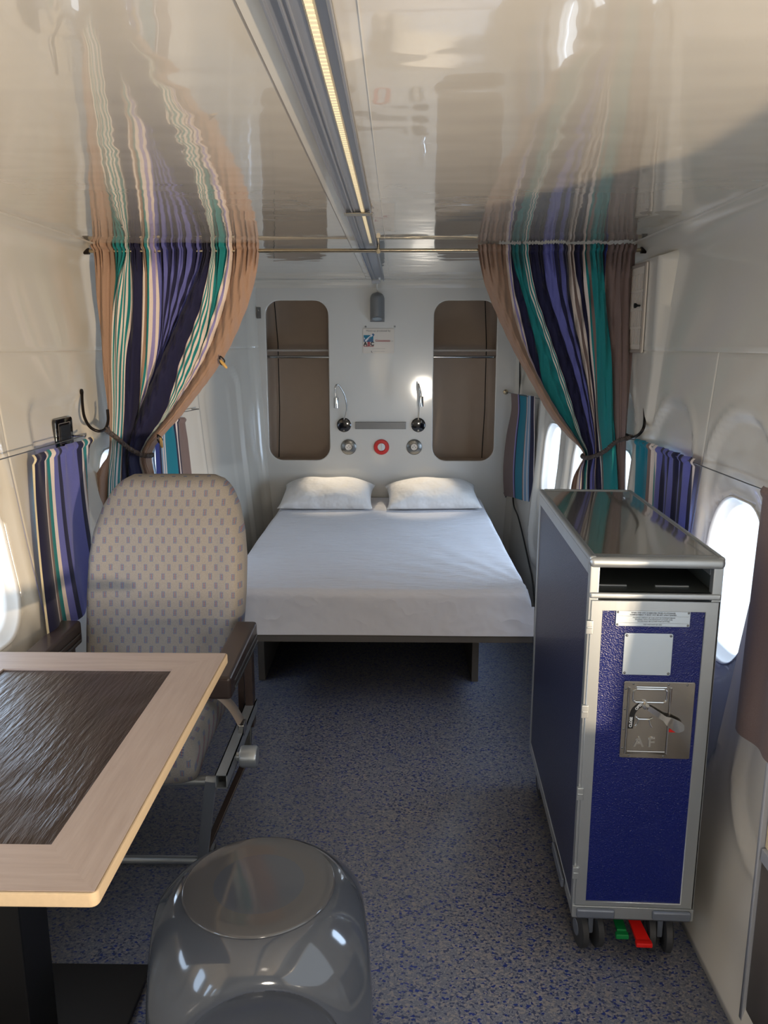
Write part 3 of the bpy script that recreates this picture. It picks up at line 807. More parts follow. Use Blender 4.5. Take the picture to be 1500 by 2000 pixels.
# grey downlight
p = W(737, 628); q = W(737, 570); zc0, zc1 = p.z, q.z; cxl = (W(723, 600).x+W(751, 600).x)/2; hw = (W(751, 600).x-W(723, 600).x)/2
t = thing('wall_lamp', 'grey half-round metal downlight mounted above the sign', 'lamp', (cxl, YW, zc0))
bm = nb(); n = 18; ks = 14
def P(i, j):
    a = PI*i/(n-1); u = j/(ks-1)
    z = zc0+(zc1-zc0)*u; s = 1.0 if z < zc1-hw else math.sqrt(max(0, 1-((z-(zc1-hw))/hw)**2))
    cut = max(0, math.sin(a))
    return (cxl-hw*s*math.cos(a), YW-.075*s*cut**.8, z+(.030*cut if j == 0 else .03*cut*(1-u)))
vs = grid(bm, P, n, ks)
bm.faces.new([vs[i][0] for i in range(n)])
obj('housing', bm, M['grey'], t, angle=45)
def lens_(r, dz):
    return [(cxl+hw*r*math.cos(a), YW-.037-.035*r*math.sin(a), zc0+.030*(.037+.035*r*math.sin(a))/.075+dz) for a in [2*PI*k/28 for k in range(28)]]
bm = nb(); vs = [bm.verts.new(p_) for p_ in lens_(.70, -.0022)]; bm.faces.new(vs); obj('lens', bm, M['lens'], t)
bm = nb(); A1_, A2_ = lens_(.82, -.0020), lens_(.70, -.0026); grid(bm, lambda i, j: (A1_, A2_)[j][i], 28, 2, closeu=True); obj('lens_ring', bm, M['alu_dark'], t)
obj('back_plate', bx((cxl-hw, YW-.004, zc0-.003), (cxl+hw, YW-.0002, zc1-hw), .001), M['grey'], t)
obj('cable', tube(nb(), dens([W(744, 548, .02), W(737, 553, .03), W(736, 562, .02), W(738, 572, .005)], 16), .003, 8), M['white'], t)
# white conduit strip on the ceiling end
top('cable_conduit', bx((-.108, 4.72, ZC-.012), (-.096, 4.90, ZC-.0008), .002), M['white'], 'short white cable conduit on the ceiling above the grey downlight', 'conduit', (-.102, 4.8, ZC))
# sign
a, b = W(709, 642), W(770, 690)
t = thing('sign', 'small cream maker sign with ABC logo on the bulkhead', 'sign', ((a.x+b.x)/2, YW, b.z))
sw, sh = b.x-a.x, a.z-b.z
obj('plate', plate([rrect(a.x, b.x, b.z, a.z, .004, 4)], YW-.004, YW-.0003, bev=.0006), M['paper'], t)
def S(u, v): return Vector((a.x+sw*u, YW-.0045, a.z-sh*v))
def st(s, u, v, size, m, nm='lettering', **k): obj(nm, text(s, size, Matrix.Translation(S(u, v)) @ FACE, **k), m, t, smooth=False)
st('Mock-up produced by', .49, .085, .0165, M['ink'])
st('A', .075, .62, .031, M['inkblack'], bold=.0012); st('B', .185, .62, .031, M['inkred'], bold=.0012); st('C', .295, .62, .031, M['inkblack'], bold=.0012)
st('INTERNATIONAL', .185, .715, .0078, M['inkred'], bold=.0003)
def sp(pts, m, nm, d=0):
    bm = nb(); f = bm.faces.new([bm.verts.new(S(u, v)+Vector((0, -.0002-d, 0))) for u, v in pts])
    r = bmesh.ops.extrude_face_region(bm, geom=[f]); [setattr(v, 'co', v.co+Vector((0, .0006, 0))) for v in r['geom'] if isinstance(v, bmesh.types.BMVert)]
    bmesh.ops.recalc_face_normals(bm, faces=bm.faces)
    return obj(nm, bm, m, t, smooth=False)
sp([(.02, .26), (.33, .26), (.33, .535), (.02, .535)], M['inkteal'], 'logo_square')
sp([(.02, .44), (.10, .40), (.14, .44), (.20, .42), (.26, .40), (.33, .46), (.33, .535), (.02, .535)], M['inkblue'], 'logo_hills', .0003)
sp([(.05, .50), (.10, .42), (.27, .24), (.32, .28), (.16, .44), (.10, .53)], M['textwhite'], 'logo_plane', .0006)
sp([(.28, .22), (.33, .19), (.37, .25), (.33, .31)], M['inkblue'], 'logo_tail', .0009)
sp([(.17, .40), (.25, .31), (.26, .325), (.18, .415)], M['inkblack'], 'logo_stripe', .0009)
sp([(.03, .37), (.05, .35), (.07, .43), (.04, .44)], M['textwhite'], 'logo_sail', .0006)
bm = nb(); pts = [S(.40, .455), S(.47, .455), S(.47, .475), S(.86, .475), S(.875, .495), S(.86, .515), S(.41, .515), S(.395, .49), S(.40, .455)]
tube(bm, pts, .0011, 6)
for k in range(11): tube(bm, [S(.42+.04*k, .505), S(.435+.04*k, .485)], .0009, 5)
obj('red_wordmark', bm, M['inkred'], t)
st('Ltd', .93, .50, .0075, M['ink'])
bm = nb()
for (u0, u1, v) in ((.29, .72, .815), (.33, .70, .925)):
    u = u0
    while u < u1:
        l = random.uniform(.015, .05); tube(bm, [S(u, v), S(min(u+l, u1), v)], .0011, 5); u += l+.012
obj('faint_print', bm, M['inkfaint'], t)
obj('ink_mark', tube(nb(), [S(.275, .90), S(.262, .93), S(.28, .96), S(.30, .965)], .0013, 6), M['inkblack'], t)
for px in (714, 771):
    c = W(px, 638)
    top('screw', lathe(nb(), [(.0005, -.003), (.004, -.0028), (.0055, -.001), (.0055, 0)], (c.x, YW, c.z), 'Y', 14), M['alu_dark'],
        'small screw head above the %s corner of the sign' % ('left' if px < 740 else 'right'), 'screw', (c.x, YW, c.z))
# gooseneck reading lamps
def reading(base, neck, head0, head1, lab):
    b = W(*base); t = thing('reading_lamp', lab, 'lamp', (b.x, YW, b.z))
    obj('base', lathe(nb(), [(.001, -.016), (.036, -.016), (.041, -.013), (.042, -.004), (.042, 0)], (b.x, YW, b.z), 'Y', 36), M['blackgloss'], t)
    obj('base_rim', lathe(nb(), [(.042, -.0015), (.0445, -.003), (.0445, 0), (.042, 0)], (b.x, YW, b.z), 'Y', 36, cap=False), M['chrome'], t)
    obj('switch', lathe(nb(), [(.001, -.020), (.005, -.020), (.006, -.015)], (b.x, YW, b.z-.032), 'Y', 14), M['chrome'], t)
    pts = dens([Vector((b.x, YW-.012, b.z+.034))]+[W(x, y, d) for x, y, d in neck], 40)
    obj('gooseneck', tube(nb(), pts, .0045, 10), M['chrome'], t)
    h0, h1 = W(*head0), W(*head1); d = (h1-h0)
    bm = nb(); tube(bm, [h0, h0+d*.02, h0+d*.05, h1-d*.03, h1], [.005, .0135, .015, .015, .014], 20)
    obj('lamp_head', bm, M['chrome'], t)
    L = bpy.data.lights.new('reading_light', 'SPOT'); L.energy = 7; L.color = (1, .84, .62); L.spot_size = math.radians(58); L.spot_blend = .6; L.shadow_soft_size = .012
    lo = bpy.data.objects.new('reading_light', L); C.objects.link(lo); lo.location = h1+d.normalized()*.012; lo.rotation_euler = (math.radians(-14), 0, 0)
reading((672, 830), [(677, 800, .03), (674, 775, .05), (665, 757, .07), (659, 751, .08), (655, 755, .09), (655, 768, .09), (657, 777, .09)], (657, 776, .09), (657, 797, .09), 'left gooseneck reading lamp with black round base beside the left closet')
reading((817, 830), [(818, 800, .05), (817, 775, .08), (816, 757, .12), (817, 750, .14), (819, 756, .15), (822, 768, .15), (822, 775, .15)], (822, 774, .15), (822, 794, .15), 'right gooseneck reading lamp with black round base beside the right closet')
# grey bar
a, b = W(694, 824), W(793, 838)
top('wall_strip', bx((a.x, YW-.012, b.z), (b.x, YW-.0002, a.z), .0015), M['alu_dark'], 'short grey metal strip on the bulkhead between the two reading lamps', 'strip', ((a.x+b.x)/2, YW, b.z))
# sockets
for px, lab in ((681, 'round steel power socket below the left reading lamp'), (809, 'round steel power socket below the right reading lamp')):
    c = W(px, 873); t = thing('power_socket', lab, 'socket', (c.x, YW, c.z))
    obj('ring', lathe(nb(), [(.021, -.006), (.024, -.010), (.044, -.007), (.0485, -.003), (.0485, 0), (.021, 0)], (c.x, YW, c.z), 'Y', 40, cap=False), M['steel'], t)
    obj('insert', lathe(nb(), [(.001, -.004), (.017, -.004), (.021, -.008), (.021, 0)], (c.x, YW, c.z), 'Y', 30), M['paper'], t)
    bm = nb()
    for hx, hz in ((-.009, -.002), (.009, -.002), (0, .007)): lathe(bm, [(.0005, -.0052), (.0025, -.0050), (.0025, -.003)], (c.x+hx, YW, c.z+hz), 'Y', 10)
    obj('pin_holes', bm, M['black'], t)
c = W(745, 873); t = thing('red_ring_fitting', 'round red ring fitting centred between the two power sockets', 'fitting', (c.x, YW, c.z))
obj('ring', lathe(nb(), [(.024, -.008), (.028, -.013), (.044, -.012), (.0485, -.005), (.0485, 0), (.024, 0)], (c.x, YW, c.z), 'Y', 40, cap=False), M['red'], t)
obj('centre', lathe(nb(), [(.001, -.003), (.024, -.003), (.024, 0)], (c.x, YW, c.z), 'Y', 30), M['white'], t)
obj('divider', bx((c.x+.001, YW-.006, c.z-.022), (c.x+.022, YW-.0032, c.z+.022), .001), M['tin'], t)
a, b = W(501, 600), W(510, 622)
t = thing('wall_bracket', 'small grey metal bracket plate left of the left closet', 'bracket', (a.x, YW, b.z))
obj('plate', bx((a.x, YW-.006, b.z), (b.x, YW-.0002, a.z), .001), M['alu_dark'], t)
obj('screw', lathe(nb(), [(.0005, -.009), (.004, -.0085), (.004, -.006)], ((a.x+b.x)/2, YW, a.z-.02), 'Y', 12), M['chrome'], t)
# black cable in the right corner
pc = dens([on_wall(1014, 545, 1, .006), on_wall(1015, 640, 1, .006), on_wall(1015, 760, 1, .006), on_wall(1010, 850, 1, .006), on_wall(1003, 950, 1, .008), on_wall(1003, 985, 1, .010), on_wall(1012, 1010, 1, .010), on_wall(1022, 1050, 1, .008), on_wall(1033, 1100, 1, .008), on_wall(1040, 1135, 1, .008), on_wall(1046, 1200, 1, .010)], 60)
for p_ in pc: p_.y = min(p_.y, YB-.012)
top('black_cable', tube(nb(), pc, .0045, 8), M['cable'], 'thin black cable running down the corner right of the bed', 'cable', pc[0])
for px, py in ((985, 963), (988, 970)):
    c = W(px, py); top('screw', lathe(nb(), [(.0005, -.003), (.005, -.0028), (.006, -.001), (.006, 0)], (c.x, YW, c.z), 'Y', 12), M['alu_dark'],
        'small screw head right of the bed below the corner curtain, %s of two' % ('upper' if py < 966 else 'lower'), 'screw', (c.x, YW, c.z))
# ------------------------------------------------------------------ side wall fittings
# black switch on the left wall
c = on_wall(127, 846, -1, 0); q = [on_wall(x, y, -1, 0) for x, y in ((110, 830), (143, 823), (113, 868), (143, 863))]
ya, yb = q[0].y, q[1].y; za, zb = c.z-.052, c.z+.052
xs = wl((ya+yb)/2, c.z)-relief((ya+yb)/2, c.z, -1)
t = thing('wall_switch', 'square black wall switch on the left wall above the small curtain', 'switch', (xs, (ya+yb)/2, za))
obj('plate', plate([rrect(ya, yb, za, zb, .012, 5)], xs-.002, xs+.010, axis='X', bev=.002), M['blackgloss'], t)
m1, m2 = ya+(yb-ya)*.2, ya+(yb-ya)*.8
obj('outline', plate([rrect(m1-.006, m2+.006, za+.016, zb-.016, .004, 3), rrect(m1-.004, m2+.004, za+.018, zb-.018, .003, 3)], xs+.0101, xs+.0108, axis='X'), M['ink'], t)
obj('rocker', plate([rrect(m1, m2, za+.024, zb-.024, .004, 3)], xs+.010, xs+.014, axis='X', bev=.001), M['black'], t)
# vent grille on the raised right frame
yv0, yv1 = 3.06, 3.33; zv0, zv1 = 1.478, 1.80
yv0 = .903/.3005; yv1 = yv0+.28; xg = .9045
t = thing('vent_grille', 'cream slotted vent grille with black knob at the right of the right curtain', 'vent', (xg, yv0, zv0))
sl = [[rrect(y, y+.011, z_, z_+.058, .005, 3) for y in [yv0+.03+.022*k for k in range(10)]] for z_ in [zv0+.03+.066*k for k in range(4)]]
slots = [s for r_ in sl for s in r_]
fr = rrect(yv0, yv1, zv0, zv1, .006, 3)
tilt = Matrix.Translation((xg, 0, 1.64)) @ Matrix.Rotation(0, 4, 'Y') @ Matrix.Translation((-xg, 0, -1.64))
bm = plate([fr]+slots, xg-.008, xg-.002, axis='X', mtx=tilt); obj('slotted_plate', bm, M['paper'], t)
obj('rim', plate([fr, rrect(yv0+.012, yv1-.012, zv0+.012, zv1-.012, .005, 3)], xg-.013, xg-.008, axis='X', bev=.0015, mtx=tilt), M['shelf'], t)
obj('duct_shadow', box(nb(), (xg-.002, yv0+.01, zv0+.01), (xg+.0, yv1-.01, zv1-.01), mtx=tilt), M['seam'], t)  # dark sheet painted in for the shade behind the slots
kp = Vector((xg-.014, yv0+.05, (zv0+zv1)/2+.01))
obj('knob', lathe(nb(), [(.003, .006), (.004, -.004), (.009, -.010), (.009, -.016), (.001, -.018)], kp, 'X', 16), M['black'], t)
# moulded handle ridge on the left wall inset
# ------------------------------------------------------------------ trolley
TW, TD, TH, TZ = .292, .84, 1.047, .135
tr = thing('galley_trolley', 'tall narrow blue airline service trolley with aluminium frame', 'trolley', (.432, 1.722, 0), math.radians(-2.2))
def tb(name, bm, m, par=None, **k): return obj(name, bm, m, par or tr, local=True, **k)
fw = .022
bm = nb()
for x in (0, TW-fw):
    for y in (0, TD-fw): box(bm, (x, y, TZ), (x+fw, y+fw, TH-.012), .003)
for x in (0, TW-fw): box(bm, (x, fw, TZ), (x+fw, TD-fw, TZ+.03), .003); box(bm, (x, fw, TH-.045), (x+fw, TD-fw, TH-.012), .003)
box(bm, (fw, TD-fw, TZ), (TW-fw, TD, TZ+.03), .003); box(bm, (fw, TD-fw, TH-.045), (TW-fw, TD, TH-.012), .003)
tb('frame', bm, M['alu'])
tb('left_side_panel', bx((.003, fw, TZ+.03), (.009, TD-fw, TH-.045)), M['tside'])
tb('right_side_panel', bx((TW-.009, fw, TZ+.03), (TW-.003, TD-fw, TH-.045)), M['tside'])
tb('back_panel', bx((fw, TD-.010, TZ+.03), (TW-fw, TD-.004, TH-.045)), M['tblue'])
tb('base_tray', bx((.004, .004, TZ-.008), (TW-.004, TD-.004, TZ+.004), .002), M['alu_dark'])
# top with raised rounded rim
tb('top_panel', bx((.012, .030, TH-.012), (TW-.012, TD-.012, TH+.0005), .002), M['ttop'])
bm = nb()
box(bm, (-.002, 0, TH-.012), (.014, TD, TH+.003), .005, 3); box(bm, (TW-.014, 0, TH-.012), (TW+.002, TD, TH+.003), .005, 3)
box(bm, (.012, TD-.014, TH-.012), (TW-.012, TD, TH+.004), .005, 3)
box(bm, (-.002, -.006, TH-.024), (TW+.002, .034, TH+.001), .010, 4)
tb('top_rim', bm, M['alu'])
# open slot under the top
bm = nb(); box(bm, (.010, .03, .962), (.014, .34, TH-.02)); box(bm, (TW-.014, .03, .962), (TW-.010, .34, TH-.02)); box(bm, (.012, .33, .962), (TW-.012, .334, TH-.02))
box(bm, (.012, .004, .962), (TW-.012, .334, .966))
tb('slot_lining', bm, M['dim'])
tb('slot_rib', bx((.030, .05, .9662), (.095, .056, .969)), M['alu']); tb('slot_rib', bx((.160, .05, .9662), (.235, .056, .969)), M['alu'])
tb('slot_rail', bx((.002, -.004, .952), (TW-.002, .014, .966), .004, 3), M['alu'])
# door
DZ0, DZ1 = .170, .948; dx0, dx1 = .006, TW-.006
door = tb('door', plate([[(dx0, DZ0), (dx1, DZ0), (dx1, DZ1), (dx0, DZ1)], [(dx0+.026, DZ0+.012), (dx1-.028, DZ0+.012), (dx1-.028, DZ1-.024), (dx0+.026, DZ1-.024)]], -.004, .014, bev=.0015), M['alu'], smooth=False)
tb('door_panel', bx((dx0+.024, .0, DZ0+.010), (dx1-.026, .010, DZ1-.022)), M['tblue'], door)
tb('door_seal', bx((dx1+.0005, -.002, DZ0), (dx1+.003, .012, DZ1)), M['black'], door)
for z in (.885, .68, .47, .26):
    tb('hinge', box(bx((-.004, -.008, z-.016), (.012, .002, z+.016), .002), (-.002, -.0095, z-.002), (.010, -.007, z+.002), .001), M['alu'], door)
# plates on the door; local x, z
def pl(x0, x1, z0, z1, d, m, nm, r=.004, par=None): return tb(nm, plate([rrect(x0, x1, z0, z1, r, 4)], -d, .0, bev=.0008, mtx=Matrix.Translation((0, -.0002, 0))), m, par or door)
wp = pl(.062, .226, .8885, .9255, .003, M['tin'], 'warning_plate', .002)
def dt(s, x, z, size, m, par, d=.0036, rot=0, **k):
    return tb('lettering', text(s, size, Matrix.Translation((x, -d, z)) @ FACE @ Matrix.Rotation(rot, 4, 'Z'), thick=.0002, **k), m, par, smooth=False)
for i, s in enumerate(('WHEN THE UNIT IS REMOVED FROM ITS STOWAGE', 'COMPARTMENT IT MUST NOT BE LEFT UNATTENDED')): dt(s, .144, .9205-.0045*i, .0042, M['texttin'], wp, bold=.0001)
bm = nb()
for z in (.9125, .8965): box(bm, (.066, -.0035, z), (.222, -.0031, z+.0004))
tb('rule_lines', bm, M['texttin'], wp)
for i, s in enumerate(('MAXIMUM WEIGHT OF THIS UNIT IN COMPARTMENTS', 'EQUIPPED WITH THE RESTRAINT LATCHES AND', 'DOORS MUST BE CLOSED AND LATCHED')): dt(s, .146, .9092-.0042*i, .0038, M['texttin'], wp)
dt('THIS UNIT MUST BE USED', .144, .8930, .0036, M['texttin'], wp)
bp = pl(.084, .192, .772, .872, .003, M['tin'], 'blank_plate', .004)
lp = pl(.090, .250, .566, .756, .003, M['chrome'], 'latch_plate', .004)
lp.data.materials.clear(); M['latch'] = mat('latch_steel', (172, 168, 162), .16, .95, var=.05); lp.data.materials.append(M['latch'])
def rv(par, pts, d=.003, r=.0032):
    for (x, z) in pts: tb('rivet', lathe(nb(), [(.0004, -.0016), (r*.6, -.0014), (r, -.0004), (r, .0)], (x, -d, z), 'Y', 12), M['alu_dark'], par)
rv(wp, ((.066, .9215), (.222, .9215), (.066, .8925), (.222, .8925)), r=.0026)
rv(bp, ((.089, .867), (.187, .867), (.089, .777), (.187, .777)))
rv(lp, ((.111, .750), (.190, .750), (.232, .750), (.095, .738), (.095, .688), (.095, .638), (.095, .590), (.111, .572), (.190, .572)), r=.0026)
# pressed tray of the latch: raised frame ridge, upper pocket, AF, handle
def ridge(pts, r, nm, m=None, par=lp, d=.0035):
    return tb(nm, tube(nb(), [Vector((x, -d, z)) for x, z in pts], r, 8), m or M['latch'], par)
fo = [(.102, .742), (.102, .578), (.196, .578), (.196, .742)]
ridge(fo, .0030, 'pressed_edge')
ridge([(.106, .583), (.192, .583)], .0018, 'pressed_lip')
rr = rrect(.112, .188, .706, .738, .008, 4); ridge(rr+[rr[0]], .0022, 'pocket_ridge', M['chrome'])
ridge([(.118, .743), (.186, .743)], .0022, 'flap_edge', M['chrome'])
ridge([(.116, .742), (.116, .7375), (.186, .7375), (.186, .742)], .0014, 'flap', M['chrome'])
ridge([(.121, .668), (.128, .664), (.152, .664), (.159, .668)], .0022, 'grip_ridge', M['chrome'])
ridge([(.128, .664), (.126, .652), (.121, .644)], .0020, 'grip_ridge', M['chrome']); ridge([(.152, .664), (.155, .652), (.160, .644)], .0020, 'grip_ridge', M['chrome'])
tb('lettering', text('A F', .034, Matrix.Translation((.144, -.0042, .606)) @ FACE, thick=.0014, bold=.0006), M['chrome'], lp, smooth=False)
# black open/close arc
arc = [(.126-.028+.030*math.cos(a)+.004, .0) for a in (0,)]
bm = nb(); cxa, cza, R0, R1 = .147, .668, .029, .041; prev = None
for k in range(15):
    a = math.radians(118+72*k/14); c_, s_ = math.cos(a), math.sin(a)
    cur = (bm.verts.new((cxa+R0*c_, -.0034, cza+R0*s_*1.0)), bm.verts.new((cxa+R1*c_, -.0034, cza+R1*s_)))
    if prev: bm.faces.new((prev[0], cur[0], cur[1], prev[1]))
    prev = cur
cur = (bm.verts.new((cxa-R0-.002, -.0034, .640)), bm.verts.new((cxa-R1-.002, -.0034, .640))); bm.faces.new((prev[0], cur[0], cur[1], prev[1]))
bm.transform(Matrix.Translation((0, -.0006, 0)))
tb('indicator_arc', bm, M['black'], lp)
dt('OPEN', .1265, .6960, .0085, M['textwhite'], lp, d=.0044, rot=math.radians(52), bold=.0003); dt('CLOSE', .1108, .656, .0085, M['textwhite'], lp, d=.0044, rot=math.radians(88), bold=.0003)
# latch handle lever
bm = nb()
n = 16; A0 = Vector((.138, -.010, .700)); A1 = Vector((.228, -.016, .644)); ax = (A1-A0).normalized(); up = ax.cross(Vector((0, 1, 0))).normalized()
ring = []
for k in range(n+1):
    u = k/n; w = lerp([(0, .004), (.15, .006), (.5, .006), (.62, .011), (.85, .014), (.97, .010), (1, .002)], u)
    c_ = A0.lerp(A1, u)+Vector((0, -.004*math.sin(PI*u), 0))
    ring.append([bm.verts.new(c_+up*w), bm.verts.new(c_+up*w+Vector((0, .003, 0))), bm.verts.new(c_-up*w+Vector((0, .003, 0))), bm.verts.new(c_-up*w)])
for k in range(n):
    for q_ in range(4): bm.faces.new((ring[k][q_], ring[k][(q_+1) % 4], ring[k+1][(q_+1) % 4], ring[k+1][q_]))
bm.faces.new(ring[0]); bm.faces.new(ring[-1][::-1]); bmesh.ops.recalc_face_normals(bm, faces=bm.faces)
hd = tb('latch_handle', bm, M['chrome'], lp)
tb('handle_pivot', lathe(nb(), [(.001, -.014), (.007, -.013), (.008, -.010), (.008, .0)], (.140, -.003, .700), 'Y', 18), M['chrome'], lp)
tb('red_marker', bx((.198, -.006, .634), (.212, -.0035, .642)), M['redled'], lp)
# lower rail and bumpers
tb('bottom_rail', bx((.0, -.004, TZ), (TW, .014, DZ0-.001), .003), M['alu'])
for x in (.010, TW-.100): tb('bumper', bx((x, -.014, TZ+.006), (x+.092, -.003, TZ+.030), .005, 3), M['castor'])
tb('side_bumper', bx((-.010, .10, TZ+.004), (-.001, .26, TZ+.03), .004), M['castor'])
# pedals
gp_ = tb('green_pedal', box(box(nb(), (.118, .02, .080), (.142, .12, .088), .002), (.114, .008, .068), (.146, .022, .082), .003), M['green'])
rp_ = tb('red_pedal', box(nb(), (.160, -.008, .060), (.200, .008, .072), .003), M['redled'])
tb('pedal_arm', box(bx((.122, .09, .06), (.138, .14, TZ), .002), (.156, .09, .06), (.172, .14, TZ), .002), M['castor'])
bm = nb(); vs = [bm.verts.new(v) for v in ((.150, .12, .100), (.172, .12, .100), (.198, .006, .070), (.164, .006, .070), (.150, .12, .094), (.172, .12, .094), (.198, .006, .062), (.164, .006, .062))]
for f in ((0, 1, 2, 3), (7, 6, 5, 4), (0, 4, 5, 1), (1, 5, 6, 2), (2, 6, 7, 3), (3, 7, 4, 0)): bm.faces.new([vs[i] for i in f])
tb('pedal_blade', bm, M['redled'], rp_)
# castors
for (x, y, rot) in ((.058, .075, .15), (.235, .07, -.12), (.055, TD-.085, .1), (.237, TD-.085, -.1)):
    mt = Matrix.Translation((x, y, 0)) @ Matrix.Rotation(rot, 4, 'Z')
    bm = nb()
    for sx in (-.020, .020): lathe(bm, [(.012, sx-.011), (.040, sx-.011), (.0495, sx-.007), (.0495, sx+.007), (.040, sx+.011), (.012, sx+.011)], (0, 0, .0505), 'X', 28)
    bm.transform(mt); ca = tb('castor', bm, M['rubber'])
    bm = nb(); box(bm, (-.0075, -.022, .045), (.0075, .030, .125), .004); lathe(bm, [(.02, 0), (.03, .002), (.03, .010), (.02, .012)], (0, .0, .118), 'Z', 20)
    for sx in (-1, 1): lathe(bm, [(.002, sx*.033), (.020, sx*.032), (.022, sx*.030), (.022, sx*.02)], (0, 0, .0505), 'X', 20)
    bm.transform(mt); tb('castor_fork', bm, M['castor'], ca)
# ------------------------------------------------------------------ airline seat
st_ = thing('airline_seat', 'single airline passenger seat with patterned grey fabric behind the table', 'seat', (-.745, 2.25, 0))
# backrest: lofted pad
bm = nb(); nu, nv = 60, 48
ZB0, ZB1 = .40, 1.09
def halfw(v): return lerp([(0, .232), (.15, .250), (.45, .256), (.62, .254), (.75, .243), (.86, .222), (.93, .197), (.975, .170), (1, .135)], v)
def backP(i, j):
    v = j/(nv-1); a = 2*PI*i/nu; w = halfw(v); th = .062*(1-.25*sm(.6, 1, v))
    if v > .955: th *= math.sqrt(max(.0, 1-((v-.955)/.047)**2))
    if v < .05: th *= .6+.4*sm(0, .05, v)
    c, s = math.cos(a), math.sin(a); e = .42
    x = w*math.copysign(abs(c)**e, c); y = th*math.copysign(abs(s)**e, s)
    ux = abs(x)/w
    if s < 0:      # front face: padded channels and wings
        y -= .016*sm(.60, .92, ux)*(1-sm(.92, 1, ux))*(1-sm(.70, .9, v))
        y += .008*math.exp(-((ux-.64)/.035)**2)*(1-sm(.72, .88, v))
        y -= .020*math.exp(-((v-.12)/.10)**2)*(1-ux)
        y -= .014*sm(.72, .80, v)*(1-ux**3)
    z = ZB0+(ZB1-ZB0)*v; yc = 2.435+.125*v+.03*sm(.7, 1, v)
    return (-.762+x+.030*v, yc+y, z)
grid(bm, backP, nu, nv, closeu=True)
for j in (0, nv-1):
    bm.verts.ensure_lookup_table(); bm.faces.new([bm.verts[i*nv+j] for i in range(nu)])
bmesh.ops.recalc_face_normals(bm, faces=bm.faces)
obj('backrest', bm, M['seatf'], st_, angle=70)
# seam piping along the right of the face
def backpt(v, ux, d):
    w = halfw(v)*ux; return Vector((-.762+w+.03*v, 2.435+.125*v+.03*sm(.7, 1, v)-.062*(1-.25*sm(.6, 1, v))-d, ZB0+(ZB1-ZB0)*v))
# cushion
bm = nb(); nu, nv = 44, 40
def cushP(i, j):
    a = 2*PI*i/nu; v = j/(nv-1); c, s = math.cos(a), math.sin(a)
    y = 1.955+.47*v; th = .058; w = .238
    if v < .10: k_ = math.sqrt(max(.02, 1-((.10-v)/.10)**2)); th *= k_; w *= .93+.07*k_
    z = .405+th*math.copysign(abs(s)**.5, s)-.012*(1-sm(0, .45, v))*1.0+.014*sm(.2, .0, v)
    x = w*math.copysign(abs(c)**.4, c)
    if s > 0: z += .012*sm(.7, 1, abs(x)/w)*(1-sm(.92, 1, abs(x)/w)) - .010*(1-(x/w)**2)*math.sin(PI*v)
    else: z -= .03*(1-sm(0, .25, v))
    return (-.775+x, y, z)
grid(bm, cushP, nu, nv, closeu=True)
for j in (0, nv-1):
    bm.verts.ensure_lookup_table(); bm.faces.new([bm.verts[i*nv+j] for i in range(nu)])
bmesh.ops.recalc_face_normals(bm, faces=bm.faces)
obj('seat_cushion', bm, M['seats'], st_, angle=70)
# armrests with posts
for sx, nm in ((-.475, 'r'), (-1.035, 'l')):
    bm = nb()
    box(bm, (sx-.034, 1.985, .575), (sx+.034, 2.40, .640), .010, 3)
    sh_ = Matrix.Shear('XZ', 4, (0, 0))
    for v in bm.verts:
        if v.co.y > 2.3: v.co.z += (.012 if v.co.z > .6 else .0)
        if v.co.z < .6 and v.co.y < 2.2: v.co.z += .0
    ar = obj('armrest', bm, M['armrest'], st_)
    obj('armrest_trim', box(bx((sx+.0345, 2.03, .590), (sx+.0385, 2.38, .597), .001), (sx+.0345, 2.03, .612), (sx+.0375, 2.38, .616), .001), M['alu_dark'], ar)
    bm = nb(); box(bm, (sx+.004, 2.31, .33), (sx+.030, 2.35, .585), .005); box(bm, (sx-.028, 2.36, .34), (sx-.006, 2.385, .585), .004)
    obj('arm_post', bm, M['armrest'], st_)
